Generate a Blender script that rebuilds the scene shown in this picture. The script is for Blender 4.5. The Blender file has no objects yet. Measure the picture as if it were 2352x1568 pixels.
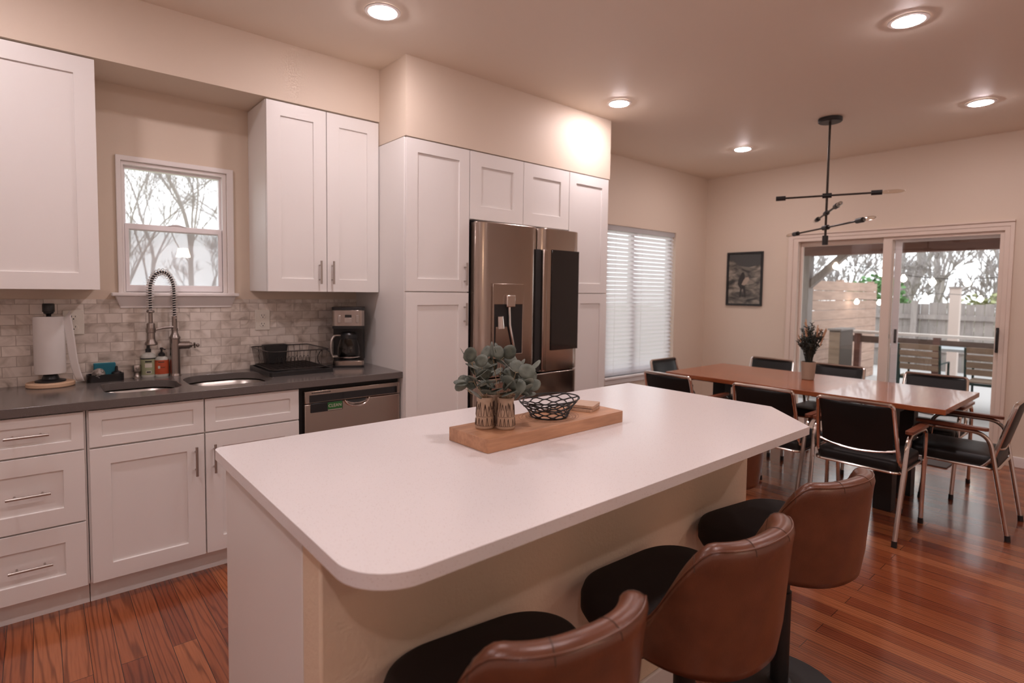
import bpy, bmesh, math, random
from mathutils import Vector, Matrix
from mathutils.geometry import tessellate_polygon
PI = math.pi
sc = bpy.context.scene
col = sc.collection
random.seed(7)

# ------------------------------------------------------------------ camera
cam = bpy.data.cameras.new('camera')
cam_ob = bpy.data.objects.new('camera', cam)
col.objects.link(cam_ob)
RT = Vector((0.7599045, -0.64990595, 0.01293818))
UP = Vector((0.02500837, 0.04911861, 0.99847982))
FW = Vector((0.64955348, 0.75842575, -0.05357854))
M = Matrix((RT, UP, -FW)).transposed().to_4x4()
M.translation = Vector((-0.2849, -3.5962, 1.4078))
cam_ob.matrix_world = M
cam.sensor_width = 36.0
cam.lens = 36.0 * 1272.18 / 2352.0
cam.shift_y = -47.67 / 2352.0
cam.clip_start = 0.05
cam.dof.use_dof = True
cam.dof.focus_distance = 2.1
cam.dof.aperture_fstop = 2.4
sc.camera = cam_ob

# ------------------------------------------------------------------ world, exposure, light levels
sc.view_settings.view_transform = 'Standard'
sc.view_settings.look = 'None'
sc.view_settings.gamma = 1.0
sc.view_settings.use_curve_mapping = False
sc.view_settings.exposure = 0.0
LAMP = (1.0, 0.865, 0.885)      # colour of the recessed lamps
LAMP_E = 210.0                # their radiance
SKY_E = 2.4
w = bpy.data.worlds.new('overcast sky')
sc.world = w
w.use_nodes = True
bg = w.node_tree.nodes['Background']
bg.inputs[0].default_value = (0.93, 0.97, 1.0, 1)
bg.inputs[1].default_value = SKY_E
for nm, v in (('max_bounces', 9), ('diffuse_bounces', 6), ('glossy_bounces', 4), ('transparent_max_bounces', 12), ('transmission_bounces', 6)):
    setattr(sc.cycles, nm, v)
sc.cycles.sample_clamp_indirect = 8.0

# ------------------------------------------------------------------ materials
def mat(name, color=(.8, .8, .8), rough=.5, metal=0.0, spec=.5, emit=None, estr=0, alpha=1, coat=0):
    m = bpy.data.materials.new(name); m.use_nodes = True
    b = m.node_tree.nodes['Principled BSDF']
    b.inputs['Base Color'].default_value = (*color, 1)
    b.inputs['Roughness'].default_value = rough
    b.inputs['Metallic'].default_value = metal
    b.inputs['Specular IOR Level'].default_value = spec
    b.inputs['Coat Weight'].default_value = coat
    if emit:
        b.inputs['Emission Color'].default_value = (*emit, 1)
        b.inputs['Emission Strength'].default_value = estr
    return m

class NT:
    def __init__(s, m): s.m = m; s.t = m.node_tree; s.b = s.t.nodes['Principled BSDF']
    def n(s, kind, **kw):
        o = s.t.nodes.new('ShaderNode' + kind)
        for k, v in kw.items():
            if k.startswith('i_'):
                key = k[2:]; key = int(key) if key.isdigit() else key.replace('_', ' ')
                o.inputs[key].default_value = v
            else: setattr(o, k, v)
        return o
    def l(s, a, b): s.t.links.new(a, b)
    def coords(s, kind='Object', scale=(1, 1, 1), rot=(0, 0, 0)):
        tc = s.n('TexCoord'); mp = s.n('Mapping')
        mp.inputs['Scale'].default_value = scale; mp.inputs['Rotation'].default_value = rot
        s.l(tc.outputs[kind], mp.inputs['Vector']); return mp.outputs[0]
    def ramp(s, fac, stops):
        r = s.n('ValToRGB'); e = r.color_ramp.elements
        while len(e) < len(stops): e.new(.5)
        for el, (p, c) in zip(e, stops): el.position = p; el.color = (*c, 1) if len(c) == 3 else c
        s.l(fac, r.inputs[0]); return r.outputs[0]
    def mix(s, fac, a, b, mode='MIX'):
        x = s.n('Mix', data_type='RGBA', blend_type=mode)
        for sock, v in ((x.inputs[0], fac), (x.inputs[6], a), (x.inputs[7], b)):
            if isinstance(v, (int, float)): sock.default_value = v
            elif isinstance(v, tuple): sock.default_value = (*v, 1) if len(v) == 3 else v
            else: s.l(v, sock)
        return x.outputs[2]
    def bump(s, h, strength=.2, dist=.01):
        b = s.n('Bump'); b.inputs['Strength'].default_value = strength; b.inputs['Distance'].default_value = dist
        s.l(h, b.inputs['Height']); s.l(b.outputs[0], s.b.inputs['Normal'])

def paint(name, color, rough=.55, bump=.06, scale=120):
    m = mat(name, color, rough, spec=.3); t = NT(m)
    nz = t.n('TexNoise', i_Scale=scale, i_Detail=3.0); t.l(t.coords(), nz.inputs['Vector'])
    t.bump(nz.outputs[0], bump, .004); return m

M_wall = paint('beige wall paint', (.72, .61, .50))
M_ceil = paint('ceiling paint', (.86, .77, .66))
M_wallw = paint('white bounce wall paint', (.86, .82, .78))  # for the unseen walls, whitened to bounce fill light
M_pony = paint('textured beige drywall', (.76, .61, .46), .6, .35, 90)
M_cab = mat('white cabinet lacquer', (.81, .79, .765), .38, spec=.4)
M_trim = mat('white trim paint', (.85, .81, .79), .35, spec=.4)
M_door = mat('warm lit door frame', (.76, .64, .55), .4)  # warmth of the dining light mixed into the frame colour
M_vinyl = mat('white vinyl frame', (.86, .83, .84), .35)
M_plate = mat('cream outlet plastic', (.74, .70, .62), .35)
M_dark = mat('dark slot', (.02, .02, .02), .6)
M_black = mat('black plastic', (.012, .012, .013), .35)
M_blackm = mat('black metal', (.012, .011, .011), .45, .0)
M_chrome = mat('chrome', (.72, .66, .62), .16, 1.0)
M_dsteel = mat('polished dark steel', (.42, .37, .34), .2, 1.0)
M_nickel = mat('brushed nickel', (.46, .42, .39), .32, 1.0)
M_faucet = mat('dark brushed nickel', (.33, .29, .265), .27, 1.0)
M_spring = mat('bright spring steel', (.78, .74, .71), .33, 1.0)
M_white = mat('paper white', (.82, .80, .78), .8)
M_teal = mat('teal sponge', (.02, .16, .22), .9)
M_seat = mat('black seat upholstery', (.020, .014, .012), .75, spec=.2)
M_vin = mat('black vinyl', (.010, .009, .009), .42, spec=.3)
M_wood_pale = mat('pale bamboo', (.60, .40, .26), .5)
M_lamp = mat('lamp lens', (1, .9, .8), .5, emit=LAMP, estr=LAMP_E)
M_ring = mat('white trim ring', (.8, .75, .7), .5)

def glass_mat(name, refl=1.0, tint=(1, 1, 1)):
    m = bpy.data.materials.new(name); m.use_nodes = True; t = m.node_tree
    for n in list(t.nodes):
        if n.type != 'OUTPUT_MATERIAL': t.nodes.remove(n)
    out = [n for n in t.nodes if n.type == 'OUTPUT_MATERIAL'][0]
    tr = t.nodes.new('ShaderNodeBsdfTransparent'); tr.inputs[0].default_value = (*tint, 1)
    gl = t.nodes.new('ShaderNodeBsdfGlossy'); gl.inputs['Roughness'].default_value = 0.0
    lw = t.nodes.new('ShaderNodeLayerWeight'); lw.inputs[0].default_value = .5
    pw = t.nodes.new('ShaderNodeMath'); pw.operation = 'POWER'; pw.inputs[1].default_value = 5.0
    mu = t.nodes.new('ShaderNodeMath'); mu.operation = 'MULTIPLY_ADD'; mu.inputs[1].default_value = .9 * refl; mu.inputs[2].default_value = .04 * refl; mu.use_clamp = True
    t.links.new(lw.outputs['Facing'], pw.inputs[0])
    mx = t.nodes.new('ShaderNodeMixShader')
    t.links.new(pw.outputs[0], mu.inputs[0]); t.links.new(mu.outputs[0], mx.inputs[0])
    t.links.new(tr.outputs[0], mx.inputs[1]); t.links.new(gl.outputs[0], mx.inputs[2]); t.links.new(mx.outputs[0], out.inputs[0])
    return m
M_glass = glass_mat('window glass', 1.3)
M_bulb = glass_mat('clear bulb glass', 2.0, (.93, .88, .82))
M_carafe = glass_mat('carafe glass', 1.6, (.25, .22, .2))

def mesh_screen(name, fac, colr):
    m = bpy.data.materials.new(name); m.use_nodes = True; t = m.node_tree
    b = t.nodes['Principled BSDF']; out = [n for n in t.nodes if n.type == 'OUTPUT_MATERIAL'][0]
    b.inputs['Base Color'].default_value = (*colr, 1); b.inputs['Roughness'].default_value = .8
    tr = t.nodes.new('ShaderNodeBsdfTransparent'); mx = t.nodes.new('ShaderNodeMixShader'); mx.inputs[0].default_value = fac
    t.links.new(tr.outputs[0], mx.inputs[1]); t.links.new(b.outputs[0], mx.inputs[2]); t.links.new(mx.outputs[0], out.inputs[0])
    return m
M_screen = mesh_screen('insect screen', .48, (.62, .62, .63))

def blind_mat():
    m = bpy.data.materials.new('white blind slat'); m.use_nodes = True; t = m.node_tree
    b = t.nodes['Principled BSDF']; out = [n for n in t.nodes if n.type == 'OUTPUT_MATERIAL'][0]
    b.inputs['Base Color'].default_value = (.84, .80, .80, 1); b.inputs['Roughness'].default_value = .45
    tl = t.nodes.new('ShaderNodeBsdfTranslucent'); tl.inputs[0].default_value = (.95, .95, .97, 1)
    mx = t.nodes.new('ShaderNodeMixShader'); mx.inputs[0].default_value = .70
    t.links.new(b.outputs[0], mx.inputs[1]); t.links.new(tl.outputs[0], mx.inputs[2]); t.links.new(mx.outputs[0], out.inputs[0])
    return m
M_blind = blind_mat()

def steel(name, color=(.55, .47, .42), rough=.26, axis='z', strength=.05):
    m = mat(name, color, rough, 1.0); t = NT(m)
    s = {'z': (260, 260, 2), 'x': (2, 260, 260)}[axis]
    nz = t.n('TexNoise', i_Scale=1.0, i_Detail=2.0); t.l(t.coords(scale=s), nz.inputs['Vector'])
    r = t.n('MapRange'); r.inputs[3].default_value = rough - .03; r.inputs[4].default_value = rough + .03
    t.l(nz.outputs[0], r.inputs[0]); t.l(r.outputs[0], t.b.inputs['Roughness'])
    return m
M_steel = steel('brushed stainless steel', (.47, .395, .345), .2)
M_sink = steel('sink steel', (.42, .385, .35), .34, 'x')

def floor_mat():
    m = mat('red oak strip floor', (.3, .1, .05), .2, spec=.5, coat=.35); t = NT(m)
    t.b.inputs['Coat Roughness'].default_value = .12
    tc = t.n('TexCoord'); sp = t.n('SeparateXYZ'); t.l(tc.outputs['Object'], sp.inputs[0])
    cb = t.n('CombineXYZ'); t.l(sp.outputs[1], cb.inputs[0]); t.l(sp.outputs[0], cb.inputs[1])
    br = t.n('TexBrick', offset=.37, offset_frequency=2, squash=1.0)
    br.inputs['Color1'].default_value = (0, 0, 0, 1); br.inputs['Color2'].default_value = (1, 1, 1, 1); br.inputs['Mortar'].default_value = (.5, .5, .5, 1)
    for k, v in (('Scale', 1.0), ('Mortar Size', .0012), ('Mortar Smooth', .2), ('Bias', 0), ('Brick Width', 1.15), ('Row Height', .083)): br.inputs[k].default_value = v
    t.l(cb.outputs[0], br.inputs['Vector'])
    # a different grain offset on every board
    wn = t.n('TexWhiteNoise', noise_dimensions='3D'); t.l(br.outputs[0], wn.inputs['Vector'])
    vm = t.n('VectorMath', operation='MULTIPLY_ADD'); t.l(wn.outputs['Color'], vm.inputs[0]); vm.inputs[1].default_value = (9, 9, 9); 
    mp = t.n('Mapping'); mp.inputs['Scale'].default_value = (.9, 13.0, 1); t.l(cb.outputs[0], mp.inputs[0]); t.l(mp.outputs[0], vm.inputs[2])
    wv = t.n('TexWave', wave_type='RINGS', rings_direction='SPHERICAL', i_Scale=1.6, i_Distortion=7.0, i_Detail=2.0); wv.inputs['Detail Scale'].default_value = 1.2
    t.l(vm.outputs[0], wv.inputs['Vector'])
    mp2 = t.n('Mapping'); mp2.inputs['Scale'].default_value = (6.0, 150.0, 1); t.l(cb.outputs[0], mp2.inputs[0])
    fine = t.n('TexNoise', i_Scale=1.0, i_Detail=4.0); t.l(mp2.outputs[0], fine.inputs['Vector'])
    base = t.ramp(br.outputs[0], [(0, (.20, .046, .020)), (.35, (.29, .078, .030)), (.7, (.35, .105, .040)), (1, (.43, .145, .058))])
    grain = t.ramp(wv.outputs[0], [(0, (.38, .30, .25)), (.16, (.74, .70, .66)), (.40, (1, 1, 1)), (1, (1.0, 1, 1))])
    c1 = t.mix(.7, base, grain, 'MULTIPLY')
    fr = t.ramp(fine.outputs[0], [(.3, (.62, .58, .55)), (.55, (1, 1, 1))])
    c2 = t.mix(.6, c1, fr, 'MULTIPLY')
    c3 = t.mix(br.outputs['Fac'], c2, (.03, .008, .004))
    t.l(c3, t.b.inputs['Base Color'])
    t.bump(br.outputs['Fac'], -.25, .002)
    return m
M_floor = floor_mat()

def tile_mat():
    m = mat('marble subway tile', (.6, .55, .5), .3); t = NT(m)
    tc = t.n('TexCoord'); sp = t.n('SeparateXYZ'); t.l(tc.outputs['Object'], sp.inputs[0])
    cb = t.n('CombineXYZ'); t.l(sp.outputs[0], cb.inputs[0]); t.l(sp.outputs[2], cb.inputs[1])
    br = t.n('TexBrick', offset=.5, offset_frequency=2)
    br.inputs['Color1'].default_value = (0, 0, 0, 1); br.inputs['Color2'].default_value = (1, 1, 1, 1); br.inputs['Mortar'].default_value = (.5, .5, .5, 1)
    for k, v in (('Scale', 1.0), ('Mortar Size', .0016), ('Mortar Smooth', .1), ('Brick Width', .106), ('Row Height', .0505)): br.inputs[k].default_value = v
    t.l(cb.outputs[0], br.inputs['Vector'])
    wn = t.n('TexWhiteNoise', noise_dimensions='3D'); t.l(br.outputs[0], wn.inputs['Vector'])
    va = t.n('VectorMath', operation='MULTIPLY_ADD'); t.l(wn.outputs['Color'], va.inputs[0]); va.inputs[1].default_value = (5, 5, 5); t.l(cb.outputs[0], va.inputs[2])
    nz = t.n('TexNoise', i_Scale=9.0, i_Detail=6.0, i_Distortion=1.6); t.l(va.outputs[0], nz.inputs['Vector'])
    vein = t.ramp(nz.outputs[0], [(.28, (.40, .34, .29)), (.40, (.64, .57, .50)), (.56, (.82, .75, .68)), (1, (.87, .82, .76))])
    tone = t.ramp(br.outputs[0], [(0, (.80, .79, .78)), (1, (1, 1, 1))])
    c = t.mix(1.0, vein, tone, 'MULTIPLY')
    c = t.mix(br.outputs['Fac'], c, (.42, .36, .31))
    t.l(c, t.b.inputs['Base Color']); t.bump(br.outputs['Fac'], -.4, .002)
    return m
M_tile = tile_mat()

def speck(name, basec, darkc, scale, thr, rough, lightc=None):
    m = mat(name, basec, rough, spec=.5); t = NT(m)
    v = t.n('TexVoronoi', i_Scale=scale); t.l(t.coords(), v.inputs['Vector'])
    wn = t.n('TexWhiteNoise', noise_dimensions='3D'); t.l(v.outputs['Position'], wn.inputs['Vector'])
    th = t.n('Math', operation='MULTIPLY'); t.l(wn.outputs['Value'], th.inputs[0]); th.inputs[1].default_value = thr
    lt = t.n('Math', operation='LESS_THAN'); t.l(v.outputs['Distance'], lt.inputs[0]); t.l(th.outputs[0], lt.inputs[1])
    gt = t.n('Math', operation='GREATER_THAN'); t.l(wn.outputs['Value'], gt.inputs[0]); gt.inputs[1].default_value = .66
    mu = t.n('Math', operation='MULTIPLY'); t.l(lt.outputs[0], mu.inputs[0]); t.l(gt.outputs[0], mu.inputs[1])
    c = t.mix(mu.outputs[0], basec, darkc)
    t.l(c, t.b.inputs['Base Color']); return m
M_quartz = speck('white speckled quartz', (.80, .765, .76), (.56, .47, .43), 260, .25, .22)
M_grey = speck('dark grey quartz', (.125, .108, .10), (.20, .18, .17), 230, .24, .17)

def wood(name, c1, c2, axis='x', scale=18, rough=.4, dist=3.0, coat=0):
    m = mat(name, c1, rough, coat=coat); t = NT(m)
    s = {'x': (.12, 1, 1), 'y': (1, .12, 1), 'z': (1, 1, .12)}[axis]
    cs = t.coords(scale=s)
    wv = t.n('TexNoise', i_Scale=scale, i_Detail=5.0, i_Distortion=dist); t.l(cs, wv.inputs['Vector'])
    fn = t.n('TexNoise', i_Scale=scale * 9, i_Detail=2.0); t.l(cs, fn.inputs['Vector'])
    a = t.ramp(wv.outputs[0], [(.3, c2), (.62, c1)])
    b = t.ramp(fn.outputs[0], [(.35, (.75, .72, .7)), (.6, (1, 1, 1))])
    t.l(t.mix(.5, a, b, 'MULTIPLY'), t.b.inputs['Base Color']); return m
M_board = wood('maple board', (.58, .31, .175), (.44, .22, .115), 'x', 10)
M_table = wood('red walnut table top', (.36, .105, .038), (.25, .066, .025), 'y', 8, .24, 2.0, .3)
M_arm = wood('walnut arm pad', (.22, .065, .03), (.14, .04, .02), 'x', 20, .35)
M_fence = wood('cedar fence boards', (.50, .34, .27), (.41, .275, .215), 'x', 3, .8)
M_greywood = wood('weathered grey wood', (.34, .30, .28), (.26, .23, .22), 'z', 4, .85)
M_beam = wood('brown stained beam', (.22, .105, .08), (.16, .075, .06), 'y', 4, .7)
M_slat = wood('teak slats', (.34, .24, .17), (.26, .18, .13), 'y', 8, .7)
M_bark = paint('grey bark', (.42, .38, .375), .9, .3, 20)
M_coaster = wood('pale wood coaster', (.62, .44, .32), (.55, .37, .26), 'x', 20, .5)

def leather():
    m = mat('brown leather', (.2, .07, .04), .28, spec=.5); t = NT(m)
    nz = t.n('TexNoise', i_Scale=14.0, i_Detail=5.0); t.l(t.coords(), nz.inputs['Vector'])
    t.l(t.ramp(nz.outputs[0], [(.3, (.112, .040, .021)), (.7, (.160, .056, .028))]), t.b.inputs['Base Color'])
    v = t.n('TexVoronoi', i_Scale=420.0); t.l(t.coords(), v.inputs['Vector']); t.bump(v.outputs['Distance'], .12, .002)
    return m
M_leather = leather()

def leafm():
    m = mat('eucalyptus leaf', (.14, .17, .13), .6); t = NT(m)
    nz = t.n('TexNoise', i_Scale=30.0, i_Detail=3.0); t.l(t.coords(), nz.inputs['Vector'])
    t.l(t.ramp(nz.outputs[0], [(.3, (.070, .086, .068)), (.7, (.165, .185, .150))]), t.b.inputs['Base Color']); return m
M_leaf = leafm()
M_stem = mat('pale stem', (.42, .32, .19), .6)
M_fern = mat('dark foliage', (.025, .03, .022), .6)
M_tip = mat('straw flower tips', (.50, .30, .18), .7)
M_pot = mat('taupe pot', (.36, .27, .20), .6)
M_mug = paint('birch coloured ceramic', (.46, .33, .235), .4, .05, 40)
M_etch = mat('dark brown etching', (.07, .035, .02), .6)
def artm():
    m = mat('print', (.3, .3, .3), .35); t = NT(m)
    nz = t.n('TexNoise', i_Scale=7.0, i_Detail=6.0, i_Distortion=.8); t.l(t.coords(scale=(1, 1, 2.2)), nz.inputs['Vector'])
    t.l(t.ramp(nz.outputs[0], [(.34, (.035, .033, .030)), (.5, (.16, .145, .12)), (.66, (.36, .32, .26))]), t.b.inputs['Base Color']); return m
M_art = artm()
M_grass = paint('winter lawn', (.34, .33, .22), .9, .3, 30)
M_deck = wood('grey deck boards', (.46, .43, .41), (.38, .35, .33), 'x', 3, .7)
M_shrub = mat('green shrub leaves', (.12, .26, .09), .7)
M_wool = mat('steel wool', (.7, .67, .64), .3, 1.0)
M_ringmark = mat('scorched ring', (.27, .14, .075), .6)
M_foil = mat('soap label green', (.30, .32, .19), .5)
M_orange = mat('soap label orange', (.42, .07, .025), .45)
M_lbl = mat('printed label cream', (.55, .5, .42), .5)
M_clearp = mat('milky plastic', (.50, .50, .45), .25)
M_sgreen = mat('green sign', (.02, .13, .03), .5)
M_display = mat('black glass', (.012, .012, .013), .06, spec=.6)
M_dgreen = mat('dark green metal', (.012, .035, .03), .4)
M_ltop = mat('pale blue table top', (.62, .68, .72), .3)
M_shade = mat('lamp shade', (.9, .85, .8), .6, emit=(1, .74, .54), estr=38.0)
M_glow = mat('string bulb', (1, .9, .8), .4, emit=(1, .88, .72), estr=14.0)
M_mat = mat('grey door mat', (.10, .085, .08), .95)

# ------------------------------------------------------------------ geometry helpers
OFF = {}
class MB:
    def __init__(s, m=None): s.bm = bmesh.new(); s.m = m
    def v(s, co):
        co = Vector(co)
        return s.bm.verts.new(s.m @ co if s.m else co)
    def f(s, vs):
        try: return s.bm.faces.new(vs)
        except ValueError: return None
    def box(s, x0, x1, y0, y1, z0, z1):
        p = [s.v((x, y, z)) for z in (z0, z1) for y in (y0, y1) for x in (x0, x1)]
        for q in ((0, 2, 3, 1), (4, 5, 7, 6), (0, 1, 5, 4), (2, 6, 7, 3), (0, 4, 6, 2), (1, 3, 7, 5)): s.f([p[i] for i in q])
        return s
    def hexa(s, pts):
        p = [s.v(c) for c in pts]
        for q in ((0, 2, 3, 1), (4, 5, 7, 6), (0, 1, 5, 4), (2, 6, 7, 3), (0, 4, 6, 2), (1, 3, 7, 5)): s.f([p[i] for i in q])
        return s
    def ring(s, c, ax, r, n, ref=None):
        ax = Vector(ax).normalized()
        a = Vector(ref) if ref is not None else (Vector((0, 0, 1)) if abs(ax.z) < .9 else Vector((1, 0, 0)))
        u = (a - ax * a.dot(ax)).normalized(); vv = ax.cross(u)
        c = Vector(c)
        return [c + (u * math.cos(2 * PI * i / n) + vv * math.sin(2 * PI * i / n)) * r for i in range(n)], u
    def cyl(s, p0, p1, r0, r1=None, n=20, caps=True):
        r1 = r0 if r1 is None else r1
        ax = Vector(p1) - Vector(p0)
        A, u = s.ring(p0, ax, r0, n); B, _ = s.ring(p1, ax, r1, n, u)
        a = [s.v(q) for q in A]; b = [s.v(q) for q in B]
        for i in range(n): s.f((a[i], a[(i + 1) % n], b[(i + 1) % n], b[i]))
        if caps: s.f(a[::-1]); s.f(b)
        return s
    def tube(s, pts, r, n=8, closed=False, caps=True):
        pts = [Vector(p) for p in pts]; k = len(pts); rs = r if isinstance(r, (list, tuple)) else [r] * k
        tg = []
        for i in range(k):
            if closed: d = pts[(i + 1) % k] - pts[i - 1]
            else: d = pts[min(i + 1, k - 1)] - pts[max(i - 1, 0)]
            tg.append(d.normalized() if d.length > 1e-9 else Vector((0, 0, 1)))
        ref = Vector((0, 0, 1)) if abs(tg[0].z) < .9 else Vector((1, 0, 0))
        u = (ref - tg[0] * ref.dot(tg[0])).normalized(); rows = []
        for i in range(k):
            u = u - tg[i] * u.dot(tg[i])
            u = u.normalized() if u.length > 1e-6 else Vector((1, 0, 0))
            vv = tg[i].cross(u)
            rows.append([s.v(pts[i] + (u * math.cos(2 * PI * j / n) + vv * math.sin(2 * PI * j / n)) * rs[i]) for j in range(n)])
        for i in range(k if closed else k - 1):
            a, b = rows[i], rows[(i + 1) % k]
            for j in range(n): s.f((a[j], a[(j + 1) % n], b[(j + 1) % n], b[j]))
        if not closed and caps: s.f(rows[0][::-1]); s.f(rows[-1])
        return s
    def lathe(s, prof, c=(0, 0, 0), n=28, caps=True, sx=1, sy=1):
        c = Vector(c); rows = []
        for r, z in prof:
            rows.append([s.v(c + Vector((r * sx * math.cos(2 * PI * j / n), r * sy * math.sin(2 * PI * j / n), z))) for j in range(n)])
        for a, b in zip(rows, rows[1:]):
            for j in range(n): s.f((a[j], a[(j + 1) % n], b[(j + 1) % n], b[j]))
        if caps: s.f(rows[0][::-1]); s.f(rows[-1])
        return s
    def sphere(s, c, r, n=16, m=10, sz=1):
        return s.lathe([(max(r * math.sin(PI * i / m), 1e-4), -r * sz * math.cos(PI * i / m)) for i in range(m + 1)], c, n)
    def loft(s, rows, closed=True, caps=True):
        R = [[s.v(p) for p in row] for row in rows]; n = len(R[0])
        for a, b in zip(R, R[1:]):
            for j in range(n if closed else n - 1): s.f((a[j], a[(j + 1) % n], b[(j + 1) % n], b[j]))
        if caps and closed: s.f(R[0][::-1]); s.f(R[-1])
        return s
    def plate(s, loops, z0, z1):
        """solid plate from an outline and holes (lists of (x,y))"""
        L3 = [[Vector((x, y, 0)) for x, y in lp] for lp in loops]
        flat = [p for lp in L3 for p in lp]; tri = tessellate_polygon(L3)
        top = [s.v((p.x, p.y, z1)) for p in flat]; bot = [s.v((p.x, p.y, z0)) for p in flat]
        for t in tri: s.f([top[i] for i in t]); s.f([bot[i] for i in t][::-1])
        o = 0
        for lp in L3:
            n = len(lp)
            for i in range(n): s.f((bot[o + i], bot[o + (i + 1) % n], top[o + (i + 1) % n], top[o + i]))
            o += n
        return s
    def build(s, name, material, parent=None, bevel=0, seg=2, smooth=None, sub=0, label=None):
        bmesh.ops.recalc_face_normals(s.bm, faces=s.bm.faces)
        off = OFF.get(parent.name, Vector()) if parent else None
        if off is not None:
            for v in s.bm.verts: v.co -= off
        me = bpy.data.meshes.new(name); s.bm.to_mesh(me); s.bm.free()
        me.materials.append(material)
        o = bpy.data.objects.new(name, me); col.objects.link(o)
        if parent: o.parent = parent; OFF[o.name] = off
        if bevel:
            b = o.modifiers.new('bevel', 'BEVEL'); b.width = bevel; b.segments = seg; b.limit_method = 'ANGLE'; b.angle_limit = math.radians(40)
        if sub:
            b = o.modifiers.new('sub', 'SUBSURF'); b.levels = sub; b.render_levels = sub
        if smooth is None: smooth = 35
        if smooth:
            for p in me.polygons: p.use_smooth = True
            if smooth < 180: me.set_sharp_from_angle(angle=math.radians(smooth))
        if label: o['label'] = label
        return o

def tag(o, label, cat, group=None, kind=None):
    o['label'] = label; o['category'] = cat
    if group: o['group'] = group
    if kind: o['kind'] = kind
    return o
def thing(name, loc, label, cat, group=None):
    o = bpy.data.objects.new(name, None); col.objects.link(o); o.location = loc
    o.empty_display_size = .05
    OFF[o.name] = Vector(loc); return tag(o, label, cat, group)
def struct(o): o['kind'] = 'structure'; return o
def copy_tree(o, parent=None):
    c = o.copy(); col.objects.link(c)
    if parent: c.parent = parent
    for ch in list(o.children): copy_tree(ch, c)
    return c
def catmull(pts, k=8, closed=False):
    P = [Vector(p) for p in pts]; n = len(P); out = []
    for i in range(n if closed else n - 1):
        if closed: a, b, c, d = P[i - 1], P[i], P[(i + 1) % n], P[(i + 2) % n]
        else: a, b, c, d = P[max(i - 1, 0)], P[i], P[i + 1], P[min(i + 2, n - 1)]
        for j in range(k):
            t = j / k
            out.append(.5 * ((2 * b) + (c - a) * t + (2 * a - 5 * b + 4 * c - d) * t * t + (3 * b - a - 3 * c + d) * t ** 3))
    if not closed: out.append(P[-1])
    return out
def fillet(pts, r, k=6):
    P = [Vector(p) for p in pts]; out = [P[0]]
    for i in range(1, len(P) - 1):
        a, b, c = P[i - 1], P[i], P[i + 1]; d1 = (a - b); d2 = (c - b)
        rr = min(r, d1.length * .49, d2.length * .49); p = b + d1.normalized() * rr; q = b + d2.normalized() * rr
        for j in range(k + 1):
            t = j / k; out.append((1 - t) ** 2 * p + 2 * t * (1 - t) * b + t * t * q)
    return out + [P[-1]]
def rrect(x0, x1, y0, y1, r, k=6):
    rs = r if isinstance(r, (list, tuple)) else [r] * 4
    out = []
    for (cx, cy, a0), rr in zip(((x1, y1, 0), (x0, y1, 90), (x0, y0, 180), (x1, y0, 270)), rs):
        sx = -1 if cx == x1 else 1; sy = -1 if cy == y1 else 1
        if rr <= 0: out.append((cx, cy)); continue
        for j in range(k + 1):
            a = math.radians(a0 + 90 * j / k)
            out.append((cx + sx * rr + rr * math.cos(a), cy + sy * rr + rr * math.sin(a)))
    return out
def T(loc, rz=0): return Matrix.Translation(loc) @ Matrix.Rotation(rz, 4, 'Z')

def shaker(name, x0, x1, z0, z1, yf, parent, fw=.066, rec=.009, th=.02, material=None):
    """a shaker front facing -y, its face in the plane y=yf"""
    m = MB()
    O = [m.v((x, yf, z)) for x, z in ((x0, z0), (x1, z0), (x1, z1), (x0, z1))]
    a0, a1, b0, b1 = x0 + fw, x1 - fw, z0 + fw, z1 - fw
    I = [m.v((x, yf, z)) for x, z in ((a0, b0), (a1, b0), (a1, b1), (a0, b1))]
    R = [m.v((x, yf + rec, z)) for x, z in ((a0, b0), (a1, b0), (a1, b1), (a0, b1))]
    B = [m.v((x, yf + th, z)) for x, z in ((x0, z0), (x1, z0), (x1, z1), (x0, z1))]
    for i in range(4):
        j = (i + 1) % 4
        m.f((O[i], O[j], I[j], I[i])); m.f((I[i], I[j], R[j], R[i])); m.f((O[j], O[i], B[i], B[j]))
    m.f(R); m.f(B[::-1])
    return m.build(name, material or M_cab, parent, bevel=.0012, seg=1, smooth=0)
def bar_handle(c, length, axis, yf, parent):
    """bar pull standing off a front in the plane y=yf; c=(x,z) of its centre"""
    m = MB(); x, z = c; y = yf - .032; h = length / 2
    d = Vector((1, 0, 0)) if axis == 'x' else Vector((0, 0, 1)); p = Vector((x, y, z))
    m.cyl(p - d * h, p + d * h, .006, n=12)
    for s in (-1, 1):
        q = p + d * s * h * .62; m.cyl(q, q + Vector((0, .032, 0)), .0042, n=10)
    return m.build('handle', M_nickel, parent)

# ================================================================== THE SETTING
XZ = Matrix(((1, 0, 0, 0), (0, 0, 1, 0), (0, 1, 0, 0), (0, 0, 0, 1)))          # (u,v,w) -> x=u, y=w, z=v
def YZ(x): return Matrix(((0, 0, 1, x), (1, 0, 0, 0), (0, 1, 0, 0), (0, 0, 0, 1)))   # (u,v,w) -> y=u, z=v, x=x+w
def rect(a, b, c, d): return [(a, c), (b, c), (b, d), (a, d)]
X0, X1, Y0, ZC = -2.2, 5.86, -5.6, 2.776
struct(MB().box(X0 - .12, X1 + .12, Y0 - .12, .12, -.15, 0).build('floor', M_floor))
struct(MB().box(X0 - .12, X1 + .12, Y0 - .12, .12, ZC, ZC + .12).build('ceiling', M_ceil))
W1 = (.062, .572, 1.372, 2.070)       # kitchen window opening
W2 = (4.03, 5.225, .545, 2.085)       # blinds window opening
DR = (-2.765, -1.03, 0.0, 2.0)        # sliding door opening
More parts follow.
